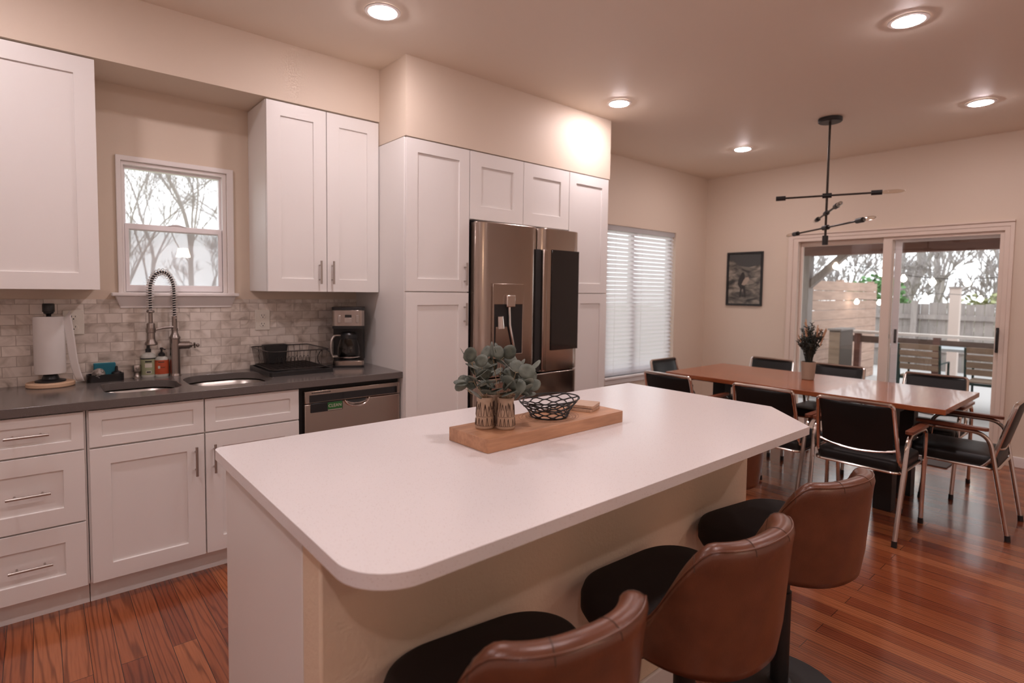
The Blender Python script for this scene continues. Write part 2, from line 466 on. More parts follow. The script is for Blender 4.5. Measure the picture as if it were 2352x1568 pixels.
struct(MB(XZ).plate([rect(X0, X1 + .12, 0, ZC), rect(*W1)[::-1], rect(*W2)[::-1]], 0, .12).build('wall_left', M_wall, smooth=0))
struct(MB(YZ(X1)).plate([[(Y0 - .12, 0), (DR[0], 0), (DR[0], DR[3]), (DR[1], DR[3]), (DR[1], 0), (0, 0), (0, ZC), (Y0 - .12, ZC)]], 0, .12).build('wall_far', M_wall, smooth=0))
struct(MB().box(X0, X1, Y0 - .12, Y0, 0, ZC).build('wall_right', M_wallw))
struct(MB().box(X0 - .12, X0, Y0 - .12, .12, 0, ZC).build('wall_back', M_wallw))
sf = MB(); sf.box(X0, 1.378, -.345, 0, 2.458, ZC); sf.box(1.378, 3.232, -.677, 0, 2.312, ZC)
struct(sf.build('wall_soffit', M_wall, smooth=0))
struct(MB().box(X0, 1.378, -.009, 0, .914, 1.337).build('wall_backsplash', M_tile))
def skirting(name, x0, x1, y0, y1):
    m = MB(); m.box(x0, x1, y0, y1, 0, .088)
    cx = (x0 + x1) / 2
    struct(m.build(name, M_trim, bevel=.004))
skirting('baseboard_far', X1 - .015, X1, Y0, -2.85)
skirting('baseboard_corner', X1 - .015, X1, -.955, -.016)
skirting('baseboard_left', 3.23, X1 - .016, -.015, 0)
struct(MB().box(.138, 1.953, -2.51, -2.41, 0, .882).build('wall_island', M_pony, bevel=.006))
struct(MB().box(.138, 1.953, -2.523, -2.51, 0, .09).build('baseboard_island', M_trim, bevel=.004))

# ---- window 1 over the sink
win = bpy.data.objects.new('window_1', None); col.objects.link(win); win.location = (.317, 0, 1.372); OFF['window_1'] = Vector(win.location); win['kind'] = 'structure'
x0, x1, z0, z1 = W1
m = MB(XZ); m.plate([rect(x0 - .022, x1 + .035, z0, z1 + .026), rect(x0, x1, z0, z1)[::-1]], -.016, .0)
m.plate([rect(x0, x1, z0, z1), rect(x0 + .012, x1 - .022, z0 + .004, z1 - .020)[::-1]], 0, .11)
m.build('casing', M_trim, win, bevel=.003)
m = MB(XZ); m.plate([rect(x0 + .010, x1 - .020, z0 + .002, z1 - .018), rect(x0 + .022, x1 - .034, z0 + .35, z1 - .032)[::-1], rect(x0 + .022, x1 - .034, z0 + .03, z0 + .34)[::-1]], .030, .075)
m.build('frame', M_vinyl, win, bevel=.003)
m = MB(XZ); m.plate([rect(x0 + .014, x1 - .024, z0 + .006, z0 + .372), rect(x0 + .033, x1 - .044, z0 + .042, z0 + .342)[::-1]], .012, .032)
ls = m.build('lower_sash', M_vinyl, win, bevel=.003)
MB().loft([[(.317 + dx, y, z0 + .371 + dz * math.sin(PI * (dx + .045) / .09)) for dx in [i * .009 - .045 for i in range(11)]] for y, dz in ((.012, .0), (.006, .008), (.012, .012), (.022, .0))], closed=False, caps=False).build('sash_lift', M_vinyl, ls)
MB().box(x0 + .026, x1 - .036, .036, .040, z0 + .036, z0 + .346).build('lower_pane', M_glass, win)
MB().box(x0 + .018, x1 - .030, .052, .056, z0 + .345, z1 - .028).build('upper_pane', M_glass, win)
MB().box(x0 + .018, x1 - .030, .082, .083, z0 + .02, z0 + .355).build('insect_screen', M_screen, win)
m = MB(); m.box(.008, .622, -.058, .03, 1.354, 1.373); m.build('sill', M_trim, win, bevel=.005)
m = MB(); m.hexa([(.045, -.012, 1.297), (.590, -.012, 1.297), (.045, -.001, 1.297), (.590, -.001, 1.297), (.024, -.046, 1.354), (.606, -.046, 1.354), (.024, -.001, 1.354), (.606, -.001, 1.354)])
m.box(.045, .590, -.016, -.001, 1.290, 1.300)
m.build('apron', M_trim, win, bevel=.003)

# ---- window 2 behind the blind
win = bpy.data.objects.new('window_2', None); col.objects.link(win); win.location = (4.63, 0, .545); OFF['window_2'] = Vector(win.location); win['kind'] = 'structure'
x0, x1, z0, z1 = W2; xm = (x0 + x1) / 2 - .1
m = MB(XZ); m.plate([rect(x0, x1, z0, z1), rect(x0 + .05, xm - .03, z0 + .05, z1 - .05)[::-1], rect(xm + .03, x1 - .05, z0 + .05, z1 - .05)[::-1]], .07, .11); m.build('frame', M_vinyl, win, bevel=.003)
MB().box(x0 + .04, xm - .02, .088, .092, z0 + .04, z1 - .04).build('pane', M_glass, win)
MB().box(xm + .02, x1 - .04, .088, .092, z0 + .04, z1 - .04).build('pane', M_glass, win)
m = MB(); m.box(x0 - .03, x1 + .03, -.035, .07, z0 - .022, z0); m.box(x0 - .01, x1 + .01, -.016, 0, z0 - .075, z0 - .022); m.build('sill', M_trim, win, bevel=.004)

# ---- sliding patio door
dr = bpy.data.objects.new('door_1', None); col.objects.link(dr); dr.location = (X1, -1.9, 0); OFF['door_1'] = Vector(dr.location); dr['kind'] = 'structure'
y0, y1 = DR[0], DR[1]; dz = DR[3]
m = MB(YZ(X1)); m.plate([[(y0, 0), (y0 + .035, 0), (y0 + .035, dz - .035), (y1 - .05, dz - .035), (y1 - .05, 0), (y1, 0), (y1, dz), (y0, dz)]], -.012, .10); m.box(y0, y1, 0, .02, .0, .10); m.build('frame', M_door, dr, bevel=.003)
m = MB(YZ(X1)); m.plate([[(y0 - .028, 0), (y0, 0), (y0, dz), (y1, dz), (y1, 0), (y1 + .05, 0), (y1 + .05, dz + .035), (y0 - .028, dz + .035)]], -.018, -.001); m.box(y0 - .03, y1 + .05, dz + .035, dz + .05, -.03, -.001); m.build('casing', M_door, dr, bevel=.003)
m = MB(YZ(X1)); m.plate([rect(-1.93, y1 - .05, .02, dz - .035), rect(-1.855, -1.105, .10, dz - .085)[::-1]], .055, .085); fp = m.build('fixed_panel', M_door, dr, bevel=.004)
MB(YZ(X1)).box(-1.86, -1.10, .095, dz - .08, .068, .072).build('pane', M_glass, fp)
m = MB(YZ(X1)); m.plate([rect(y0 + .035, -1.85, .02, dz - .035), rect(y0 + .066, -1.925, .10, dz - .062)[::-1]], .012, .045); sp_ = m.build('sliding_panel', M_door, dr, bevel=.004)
MB(YZ(X1)).box(y0 + .060, -1.92, .095, dz - .058, .026, .030).build('pane', M_glass, sp_)
hp = fillet([(X1 + .012, -2.722, .955), (X1 - .035, -2.722, .965), (X1 - .035, -2.722, 1.125), (X1 + .012, -2.722, 1.135)], .02)
m = MB(); m.tube(hp, .010, 8); m.box(X1 + .002, X1 + .012, -2.737, -2.707, .94, 1.15); m.build('handle', M_blackm, sp_, bevel=.001)
m = MB(YZ(X1)); m.plate([rect(y0 + .04, -1.93, .02, dz - .04), rect(y0 + .075, -1.985, .07, dz - .085)[::-1]], .088, .100); ss = m.build('screen_door', M_vinyl, dr, bevel=.002)
MB(YZ(X1)).box(-1.975, -1.955, .96, 1.09, .080, .088).build('latch', M_dark, ss)
m = MB(YZ(X1)); m.box(-1.925, -1.895, 1.0, 1.04, .040, .055); m.build('lock', M_dark, fp)

# ---- recessed lights
def downlight(x, y, label):
    t = thing('recessed_light', (x, y, ZC), label, 'ceiling light', 'recessed ceiling lights')
    m = MB(); m.lathe([(.066, -.0015), (.085, -.0015), (.088, -.004), (.086, -.008), (.070, -.010), (.066, -.006)], (x, y, ZC), 40, False); m.build('trim_ring', M_ring, t)
    MB().lathe([(.0001, -.021), (.025, -.0195), (.045, -.0165), (.060, -.0125), (.0655, -.0085), (.0655, -.003), (.0001, -.003)], (x, y, ZC), 40, False).build('lens', M_lamp, t)
downlight(1.041, -1.039, 'round lit recessed light in the ceiling in front of the kitchen wall cabinets')
downlight(3.03, -2.718, 'largest and nearest looking lit recessed light, at the top right of the ceiling')
downlight(2.945, -.985, 'lit recessed light close to the soffit over the refrigerator')
downlight(4.787, -2.71, 'lit recessed light at the right edge, beyond the hanging lamp')
downlight(4.80, -.97, 'small lit recessed light nearest the dining room corner, above the picture')
for x, y in ((1.041, -2.71), (-.52, -1.04), (-.85, -2.71), (3.03, -4.4), (-.85, -4.4)):  # all unseen; the rearmost pair is added as fill for cabinets and island wall
    downlight(x, y, 'unseen lit recessed light overhead, above the island and the camera')

# ================================================================== CABINETS
YD = -.629     # base fronts
t = thing('base_cabinet', (-.37, -.3, 0), 'white base cabinet with a stack of three drawers, left of the sink cabinet', 'cabinet')
m = MB(); m.box(-.602, -.142, YD + .021, -.012, .105, .876); m.box(-.602, -.142, -.560, -.012, 0, .105); m.build('body', M_cab, t)
for a, b in ((.709, .869), (.397, .702), (.108, .390)):
    d = shaker('drawer', -.598, -.150, a, b, YD, t, .072 if b - a > .2 else .042)
    bar_handle((-.334, (a + b) / 2 + (.006 if a > .7 else 0)), .140, 'x', YD, d)
t = thing('base_cabinet', (.313, -.3, 0), 'white sink base cabinet with two false drawer fronts and two doors', 'cabinet')
m = MB(); m.box(-.139, .767, YD + .021, -.58, .105, .876); m.box(-.139, -.120, -.58, -.012, .105, .876); m.box(.748, .767, -.58, -.012, .105, .876); m.box(-.12, .748, -.58, -.012, .105, .125); m.box(-.139, .767, -.560, -.012, 0, .105); m.build('body', M_cab, t)
for (a, b) in ((-.132, .309), (.315, .762)):
    shaker('drawer_front', a, b, .708, .869, YD, t, .072 if 0 else .045)
    d = shaker('door', a, b, .108, .700, YD, t, .073)
    bar_handle((b - .038 if a < 0 else a + .036, .578), .140, 'z', YD, d)

# dishwasher
t = thing('dishwasher', (1.075, -.3, 0), 'stainless steel dishwasher at the right end of the base cabinets', 'dishwasher')
m = MB(); m.box(.775, 1.375, -.59, -.02, .10, .868); m.box(.775, 1.375, -.55, -.02, 0, .10); m.build('body', M_dark, t)
m = MB(); m.box(.793, 1.365, -.634, -.592, .118, .780); m.build('door', M_steel, t, bevel=.004)
m = MB(); m.box(.793, 1.365, -.634, -.592, .784, .851); cp = m.build('control_panel', M_steel, t, bevel=.003)
m = MB(); m.box(.817, 1.345, -.6365, -.6335, .789, .829); m.build('display_strip', M_display, cp)
m = MB()
for i in range(9): m.box(.83 + i * .012, .839 + i * .012, -.6365, -.634, .838, .842)
m.build('vent_slots', M_dark, cp)
m = MB(); m.loft([[(1.02 + i * .014, y, z - .016 * math.sin(PI * i / 10)) for i in range(11)] for y, z in ((-.634, .781), (-.647, .778), (-.647, .774), (-.634, .770))], closed=False, caps=False)
m.tube(catmull([(1.015, -.640, .782), (1.03, -.645, .762), (1.055, -.646, .748), (1.09, -.646, .744), (1.125, -.646, .748), (1.15, -.645, .762), (1.165, -.640, .782)], 5), .005, 8); m.build('handle', M_chrome, t)
MB().loft([[(1.03 + i * .012, -.6355, .781 - .03 * math.sin(PI * i / 10) * k) for i in range(11)] for k in (0, 1)], closed=False, caps=False).build('handle_recess', M_dark, t)
# dishwasher sign
t = thing('dishwasher_sign', (.92, -.636, .762), 'small black slider sign reading CLEAN in green on the dishwasher door', 'sign')
MB().box(.823, 1.003, -.640, -.6345, .733, .783).build('backing', M_black, t, bevel=.0015)
g = MB().box(.916, .998, -.642, -.640, .742, .780).build('slider', M_sgreen, t)
MB().box(.916, .998, -.6424, -.642, .737, .7405).build('underline', M_lbl, g)
def text_mesh(name, body, size, mtx, material, parent):
    cu = bpy.data.curves.new(name, 'FONT'); cu.body = body; cu.size = size; cu.extrude = .0004; cu.align_x = 'CENTER'; cu.align_y = 'CENTER'
    ob = bpy.data.objects.new(name + '_tmp', cu); col.objects.link(ob)
    me = bpy.data.meshes.new_from_object(ob.evaluated_get(bpy.context.evaluated_depsgraph_get()))
    bpy.data.objects.remove(ob); bpy.data.curves.remove(cu)
    off = OFF[parent.name]; me.transform(Matrix.Translation(-off) @ mtx)
    o = bpy.data.objects.new(name, me); me.materials.clear(); me.materials.append(material); col.objects.link(o); o.parent = parent; return o
RX = Matrix.Rotation(PI / 2, 4, 'X')
text_mesh('lettering', 'CLEAN', .024, Matrix.Translation((.957, -.6425, .761)) @ RX, M_lbl, g)

# wall cabinets
def upper(x0, x1, doors, z0, z1, yf, yb, label, lx=None):
    t = thing('wall_cabinet', ((x0 + x1) / 2, (yf + yb) / 2, z0), label, 'cabinet')
    MB().box(x0, x1, yf + .021, yb, z0, z1).build('body', M_cab, t, bevel=.001, seg=1)
    return t
t = upper(-.66, -.0585, 1, 1.388, 2.452, -.345, -.001, 'tall white wall cabinet at the left edge, over the paper towels')
d = shaker('door', -.655, -.060, 1.388, 2.448, -.345, t, .078)
bar_handle((-.60, 1.50), .14, 'z', -.345, d)
t = upper(.695, 1.377, 2, 1.388, 2.452, -.345, -.001, 'white two door wall cabinet between the window and the pantry')
d = shaker('door', .697, 1.0345, 1.388, 2.448, -.345, t, .076); bar_handle((.990, 1.503), .137, 'z', -.345, d)
d = shaker('door', 1.0385, 1.372, 1.388, 2.448, -.345, t, .076); bar_handle((1.066, 1.503), .137, 'z', -.345, d)

YP = -.677
t = thing('pantry_cabinet', (1.61, -.34, 0), 'tall white pantry cabinet left of the refrigerator', 'cabinet')
m = MB(); m.box(1.379, 1.8435, YP + .021, -.001, .10, 2.309); m.box(1.379, 1.842, -.60, -.001, 0, .10); m.build('body', M_cab, t, bevel=.001, seg=1)
d = shaker('door', 1.382, 1.8415, 1.399, 2.304, YP, t, .078); bar_handle((1.806, 1.512), .145, 'z', YP, d)
d = shaker('door', 1.382, 1.8415, .105, 1.392, YP, t, .078); bar_handle((1.806, 1.255), .145, 'z', YP, d)
t = thing('over_refrigerator_cabinet', (2.305, -.34, 1.875), 'short white two door cabinet over the refrigerator', 'cabinet')
MB().box(1.845, 2.7645, YP + .021, -.001, 1.868, 2.309).build('body', M_cab, t, bevel=.001, seg=1)
shaker('door', 1.847, 2.304, 1.870, 2.304, YP, t, .090); shaker('door', 2.3075, 2.7635, 1.870, 2.304, YP, t, .090)
t = thing('pantry_cabinet', (3.0, -.34, 0), 'tall narrow white pantry cabinet right of the refrigerator', 'cabinet')
m = MB(); m.box(2.835, 3.219, YP + .021, -.001, .10, 2.309); m.box(2.835, 3.217, -.60, -.001, 0, .10); m.build('body', M_cab, t, bevel=.001, seg=1); MB().box(2.766, 2.8345, YP + .021, -.001, 1.868, 2.309).build('filler', M_cab, t)
shaker('door', 2.768, 3.217, 1.399, 2.304, YP, t, .075); shaker('door', 2.835, 3.217, .105, 1.392, YP, t, .075)

# refrigerator
t = thing('refrigerator', (2.33, -.37, 0), 'stainless steel french door refrigerator with a black screen and a dispenser', 'refrigerator')
MB().box(1.868, 2.826, -.66, -.02, .02, 1.835).build('body', M_dark, t, bevel=.004)
def fdoor(name, xa, xb, za, zb, parent, hole=None):
    m = MB(); n = 40; yb_ = -.664; xs = [xa + (xb - xa) * i / n for i in range(n + 1)]
    def yf(x):
        u = (x - 1.862) / (2.828 - 1.862) * 2 - 1
        e = min((x - xa), (xb - x)); edge = .034 * max(0, 1 - e / .07) ** 2
        return -.765 + .018 * u * u + edge
    rows = []
    for x in xs: rows.append([(x, yb_, za), (x, yf(x), za), (x, yf(x), zb), (x, yb_, zb)])
    m.loft(rows, closed=True, caps=True)
    return m.build(name, M_steel, parent, bevel=.004)
dl = fdoor('door', 1.862, 2.384, .835, 1.852, t)
dr_ = fdoor('door', 2.392, 2.828, .835, 1.852, t)
dw = fdoor('freezer_drawer', 1.862, 2.828, .10, .825, t)
MB().box(1.866, 1.90, -.70, -.60, 1.836, 1.858).build('hinge_cover', M_black, t, bevel=.004); MB().box(2.79, 2.824, -.70, -.60, 1.836, 1.858).build('hinge_cover', M_black, t, bevel=.004)
m = MB(); m.box(2.352, 2.400, -.768, -.752, .845, 1.70); m.build('handle_recess', M_dark, dl)
m = MB(); m.box(2.402, 2.440, -.790, -.757, .85, 1.70); m.build('handle', M_steel, dr_, bevel=.006)
m = MB(); m.box(2.506, 2.785, -.771, -.752, .985, 1.705); scn = m.build('screen', M_display, dr_, bevel=.002)
m = MB(XZ); m.plate([rect(1.972, 2.242, .972, 1.455), rect(1.984, 2.230, .984, 1.318)[::-1]], -.7685, -.755); m.build('dispenser_panel', M_steel, dl, bevel=.002)
m = MB(); m.box(1.984, 2.230, -.7655, -.764, .984, 1.318); m.build('dispenser_cavity', M_black, dl)
m = MB(); m.box(2.075, 2.150, -.790, -.768, 1.300, 1.380); m.build('dispenser_spout', M_chrome, dl, bevel=.005)
m = MB(); m.hexa([(1.995, -.7665, .99), (2.145, -.7665, .99), (1.995, -.7660, .99), (2.145, -.7660, .99), (1.995, -.7720, 1.17), (2.09, -.7720, 1.17), (1.995, -.7660, 1.17), (2.09, -.7660, 1.17)]); m.build('dispenser_pad', M_steel, dl)
m = MB(); m.cyl((2.035, -.775, 1.16), (2.028, -.775, 1.24), .026, .022, 16); m.build('ice_chute', M_chrome, dl)
m = MB(); m.tube([(2.105, -.776, 1.30), (2.11, -.778, 1.18), (2.155, -.776, 1.0)], .008, 8); m.build('paddle', M_chrome, dl)

# ------------------------------------------------------------------ worktops and sink
lb = rrect(-.060, .255, -.500, -.150, [.13, .06, .10, .10], 8)
rb = rrect(.290, .690, -.540, -.115, [.13, .14, .13, .10], 8)
def inv(l): return l[::-1]
ct = MB().plate([rect(-1.25, 1.3775, -.6485, -.0095), inv(lb), inv(rb)], .876, .914).build('countertop', M_grey, None, bevel=.003)
tag(ct, 'dark grey quartz worktop along the kitchen wall with the sink cut into it', 'countertop')
t = thing('kitchen_sink', (.31, -.32, .70), 'undermounted stainless double bowl sink in the grey worktop', 'sink')
def bowl(lp, zb, name):
    cx = sum(p[0] for p in lp) / len(lp); cy = sum(p[1] for p in lp) / len(lp)
    def ins(k, z): return [(cx + (x - cx) * k, cy + (y - cy) * k, z) for x, y in lp]
    rows = [ins(1.07, .870), ins(1.03, .870), ins(1.005, .868), ins(.985, .80), ins(.96, zb + .03), ins(.90, zb + .006), ins(.5, zb), ins(.12, zb - .002), ins(.01, zb - .002)]
    return MB().loft(rows, True, False).build(name, M_sink, t, smooth=180)
for lp, zb in ((lb, .745), (rb, .700)):
    b = bowl(lp, zb, 'bowl')
    cx = sum(p[0] for p in lp) / len(lp); cy = sum(p[1] for p in lp) / len(lp)
    MB().lathe([(.0001, zb + .001), (.03, zb + .001), (.042, zb + .004), (.045, zb)], (cx, cy, 0), 24, False).build('drain', M_chrome, b)

# island
t = thing('island_cabinet', (1.05, -2.09, 0), 'white panelled kitchen island base under the speckled worktop', 'cabinet')
m = MB(); m.box(.157, 1.952, -2.409, -1.79, .0, .882); m.build('body', M_cab, t)
m = MB(); m.box(.138, .156, -2.409, -1.768, 0, .882); m.build('end_panel', M_cab, t, bevel=.0015)
for i in range(4):
    a = .162 + i * .448
    mm = MB(Matrix.Rotation(0, 4, 'Z')); mm.box(a, a + .444, -1.79, -1.770, .105, .872); dd = mm.build('door', M_cab, t, bevel=.002)
c = .25
R1 = []
def arc(cx, cy, r, a0, a1, k=10): return [(cx + r * math.cos(math.radians(a0 + (a1 - a0) * i / k)), cy + r * math.sin(math.radians(a0 + (a1 - a0) * i / k))) for i in range(k + 1)]
ol = [(2.163, -1.726)] + arc(.113 + .03, -1.726 - .03, .03, 90, 180) + arc(.113 + .115, -2.765 + .115, .115, 180, 270, 16) + [(1.905, -2.765), (2.163, -2.505)]
it = MB().plate([ol], .884, .914).build('island_countertop', M_quartz, None, bevel=.004, seg=3)
tag(it, 'large white speckled quartz island worktop with one clipped corner', 'countertop')

# ================================================================== ON THE KITCHEN WORKTOP
ZK = .914
# paper towels
t = thing('paper_towel_holder', (-.247, -.085, ZK), 'round wooden paper towel holder with a black post, holding a white roll', 'paper towel holder')
c = (-.247, -.085, ZK)
MB().lathe([(.0001, 0), (.090, 0), (.095, .004), (.095, .018), (.091, .022), (.0001, .022)], c, 40, False).build('base', M_wood_pale, t)
m = MB(); m.lathe([(.060, .022), (.060, .030), (.035, .036), (.028, .056), (.012, .060), (.010, .35), (.011, .352), (.020, .356), (.020, .362), (.024, .364), (.024, .400), (.022, .404), (.0001, .404)], c, 28, False); m.build('post', M_black, t)
t = thing('paper_towel_roll', (-.247, -.085, ZK + .062), 'white paper towel roll on the holder with its end sheet hanging down', 'paper towels')
m = MB(); m.lathe([(.022, .064), (.059, .064), (.061, .067), (.061, .337), (.058, .341), (.022, .341), (.022, .064)], c, 40, False); m.build('roll', M_white, t)
m = MB()
m.loft([[(-.247 + .058 + f * f * .055 + .007 * math.sin(f * 5) + k * .0075, -.085 - .028 - k * .0055 + f * .004, ZK + .335 - f * .318 + k * .012 * (1 - f)) for f in [i / 14 for i in range(15)]] for k in (-1, -.5, 0, .6, 1.3, 2.2, 3.0)], closed=False, caps=False)
o = m.build('hanging_sheet', M_white, t, smooth=180)
md = o.modifiers.new('thick', 'SOLIDIFY'); md.thickness = .0012

# outlets
def outlet(xc, zc, label):
    t = thing('power_outlet', (xc, -.009, zc), label, 'outlet')
    MB().box(xc - .043, xc + .043, -.0165, -.0092, zc - .0625, zc + .0625).build('cover_plate', M_plate, t, bevel=.003, seg=3)
    for s in (-1, 1):
        zz = zc + s * .026
        m = MB(Matrix.Translation((xc, -.0162, zz)) @ Matrix.Rotation(PI / 2, 4, 'X')); m.lathe([(.0001, 0), (.019, 0), (.019, .0022), (.018, .003), (.0001, .003)], (0, 0, 0), 28, False, 1, .92); so = m.build('socket', M_plate, t)
        for dx, h in ((-.0075, .009), (.0075, .007)):
            MB().box(xc + dx - .0013, xc + dx + .0013, -.0200, -.0190, zz + .003 - h / 2 + .001, zz + .003 + h / 2 + .001).build('slot', M_dark, so)
        MB().cyl((xc, -.0190, zz - .0085), (xc, -.0200, zz - .0085), .0032, n=10).build('slot', M_dark, so)
outlet(.763, 1.210, 'cream wall outlet on the tiles under the right hand wall cabinet')
outlet(-.150, 1.220, 'cream wall outlet on the tiles just behind the paper towels')

# sponge caddy
t = thing('sponge_caddy', (-.03, -.055, ZK), 'low black sponge caddy behind the sink, left of the soap bottles', 'caddy')
m = MB(); m.plate([rrect(-.107, .050, -.095, -.015, .03)], ZK, ZK + .010); m.plate([rrect(-.107, .050, -.095, -.015, .03), inv(rrect(-.101, .044, -.089, -.021, .025))], ZK + .010, ZK + .038); m.build('tray', M_black, t, bevel=.002)
m = MB(); m.lathe([(.0001, .012), (.02, .012), (.024, .03), (.020, .044), (.007, .05), (.006, .072), (.0001, .076)], (.020, -.050, ZK), 16, False); m.build('scrubber_knob', M_black, t)
t = thing('sponge', (-.025, -.032, ZK + .011), 'upright teal sponge in the black caddy', 'sponge')
MB().box(-.075, .018, -.046, -.024, ZK + .0105, ZK + .090).build('sponge_body', M_teal, t, bevel=.004)
MB().box(-.075, .018, -.0235, -.018, ZK + .0105, ZK + .092).build('scouring_layer', mat('pale teal scourer', (.08, .34, .38), .9), t, bevel=.002)
random.seed(3)
m = MB()
for k in range(46):
    a, b, cc = random.uniform(0, PI), random.uniform(0, 2 * PI), random.uniform(.022, .029)
    R = Matrix.Rotation(a, 3, 'X') @ Matrix.Rotation(b, 3, 'Z')
    m.tube([R @ Vector((cc * math.cos(q), cc * math.sin(q) * .9, .004 * math.sin(5 * q))) + Vector((-.058, -.072, ZK + .041)) for q in [2 * PI * i / 20 for i in range(20)]], .0011, 4, True)
m.sphere((-.058, -.072, ZK + .041), .022)
o = m.build('steel_wool', M_wool); tag(o, 'shiny ball of steel wool in front of the teal sponge', 'scourer')

# soap dispenser pump built into the counter
t = thing('soap_dispenser', (.110, -.030, ZK), 'short brushed nickel soap pump set into the worktop beside the caddy', 'soap dispenser')
MB().lathe([(.0001, 0), (.021, 0), (.021, .004), (.016, .008), (.012, .02), (.013, .03), (.0001, .03)], (.110, -.030, ZK), 24, False).build('base', M_nickel, t)
m = MB(); m.lathe([(.0001, .03), (.014, .03), (.020, .036), (.021, .060), (.018, .070), (.0001, .071)], (.110, -.030, ZK), 24, False); m.cyl((.110, -.030, ZK + .055), (.110, -.080, ZK + .050), .0075, .006, 12); m.build('pump_head', M_nickel, t)

# soap bottles
def bottle(name, c, r, h, body_m, label_m, lz0, lz1, label, cat, cap_r, necks):
    t = thing(name, c, label, cat)
    MB().lathe([(.0001, 0), (r * .93, 0), (r, .006), (r, h * .80), (r * .93, h * .88), (r * .62, h * .95), (r * .40, h * .98), (r * .40, h), (.0001, h)], c, 28, False, 1, .8).build('bottle', body_m, t)
    MB().lathe([(r * 1.015, lz0), (r * 1.02, lz0 + .001), (r * 1.02, lz1), (r * 1.015, lz1 + .001)], c, 28, False, 1, .81).build('wrap_label', label_m, t)
    return t
c = (.166, -.020, ZK)
t = bottle('dish_soap_bottle', c, .036, .135, M_clearp, M_foil, .014, .100, 'taller green labelled dish soap bottle beside the faucet', 'bottle', .014, 0)
MB().lathe([(.0371, .098), (.0375, .099), (.0375, .104), (.0371, .105)], c, 28, False, 1, .81).build('label_band', M_black, t)
m = MB(); m.lathe([(.0001, .135), (.013, .135), (.013, .152), (.008, .156), (.007, .172), (.009, .174), (.009, .180), (.0001, .181)], c, 18, False); m.build('cap', M_black, t)
def curved_patch(name, c, r, a0, a1, z0, z1, material, parent, sy=.81):
    n = 8; rows = []
    for z in (z0, z1): rows.append([(c[0] + r * math.cos(math.radians(a0 + (a1 - a0) * i / n)), c[1] + r * sy * math.sin(math.radians(a0 + (a1 - a0) * i / n)), c[2] + z) for i in range(n + 1)])
    return MB().loft(rows, False, False).build(name, material, parent)
curved_patch('white_panel', c, .0374, 238, 290, .054, .076, M_lbl, t); curved_patch('text_line', c, .0375, 240, 288, .082, .090, M_black, t)
curved_patch('barcode_panel', c, .0374, 245, 285, .022, .036, M_lbl, t); curved_patch('barcode', c, .0376, 250, 280, .025, .033, M_black, t)
c = (.226, -.035, ZK)
t = bottle('hand_soap_bottle', c, .034, .113, M_clearp, M_orange, .014, .090, 'short orange labelled hand soap pump bottle next to the faucet', 'bottle', .014, 0)
m = MB(); m.lathe([(.0001, .112), (.016, .112), (.016, .124), (.009, .132), (.005, .134), (.005, .150), (.0001, .150)], c, 18, False); m.lathe([(.0001, .148), (.008, .148), (.008, .158), (.0001, .159)], c, 14, False); m.cyl((c[0], c[1], ZK + .154), (c[0] + .012, c[1] - .034, ZK + .149), .004, .003, 10); m.build('pump', M_black, t)
curved_patch('round_badge', c, .0352, 232, 250, .045, .060, M_lbl, t); curved_patch('text_line', c, .0352, 235, 282, .078, .083, M_etch, t); curved_patch('text_line', c, .0352, 255, 290, .050, .053, M_etch, t)

# faucet
t = thing('kitchen_faucet', (.287, -.055, ZK), 'tall brushed nickel spring neck kitchen faucet behind the sink', 'faucet')
fx, fy = .287, -.055
MB().lathe([(.0001, 0), (.029, 0), (.029, .004), (.0265, .008), (.0255, .016), (.0255, .205), (.028, .208), (.028, .214), (.0225, .222), (.016, .238), (.0145, .262), (.0001, .262)], (fx, fy, ZK), 28, False).build('body', M_faucet, t)
m = MB(); m.lathe([(.0145, .250), (.0165, .252), (.0165, .262), (.0125, .266), (.0125, .330), (.0001, .330)], (fx, fy, ZK), 24, False); m.build('riser', M_faucet, t)
m = MB(); m.cyl((fx + .01, fy, ZK + .168), (fx + .070, fy - .012, ZK + .168), .0215, n=20); m.cyl((fx + .070, fy - .012, ZK + .168), (fx + .082, fy - .014, ZK + .168), .018, .012, n=20); m.build('valve', M_faucet, t)
m = MB(); m.cyl((fx + .080, fy - .014, ZK + .168), (fx + .098, fy - .018, ZK + .166), .006, n=12); m.cyl((fx + .090, fy - .03, ZK + .180), (fx + .096, fy - .006, ZK + .152), .005, n=10); m.sphere((fx + .108, fy - .02, ZK + .165), .010, 14, 8); m.build('lever', M_faucet, t)
sx_, sy_ = .172, -.082
Ra = (fx - sx_) / 2; cxm, cym = (fx + sx_) / 2, (fy + sy_) / 2; hx = Vector((fx - sx_, fy - sy_, 0)) / 2
zt = ZK + .47
path = [Vector((fx, fy, ZK + .32 + i * (zt - ZK - .32) / 10)) for i in range(10)]
path += [Vector((cxm, cym, zt)) + hx * math.cos(a) + Vector((0, 0, Ra * 1.8 * math.sin(a))) for a in [PI * i / 24 for i in range(25)]]
path += [Vector((sx_, sy_, zt - (i + 1) * (zt - ZK - .36) / 8)) for i in range(8)]
m = MB(); m.tube(path, .0075, 10); m.build('hose', M_dark, t)
L = [0]
for a, b in zip(path, path[1:]): L.append(L[-1] + (b - a).length)
def at(d):
    for i in range(len(L) - 1):
        if L[i + 1] >= d: f = (d - L[i]) / (L[i + 1] - L[i]); return path[i].lerp(path[i + 1], f), (path[i + 1] - path[i]).normalized()
    return path[-1], (path[-1] - path[-2]).normalized()
coil = []; turns = 40; side = Vector((hx.y, -hx.x, 0)).normalized()
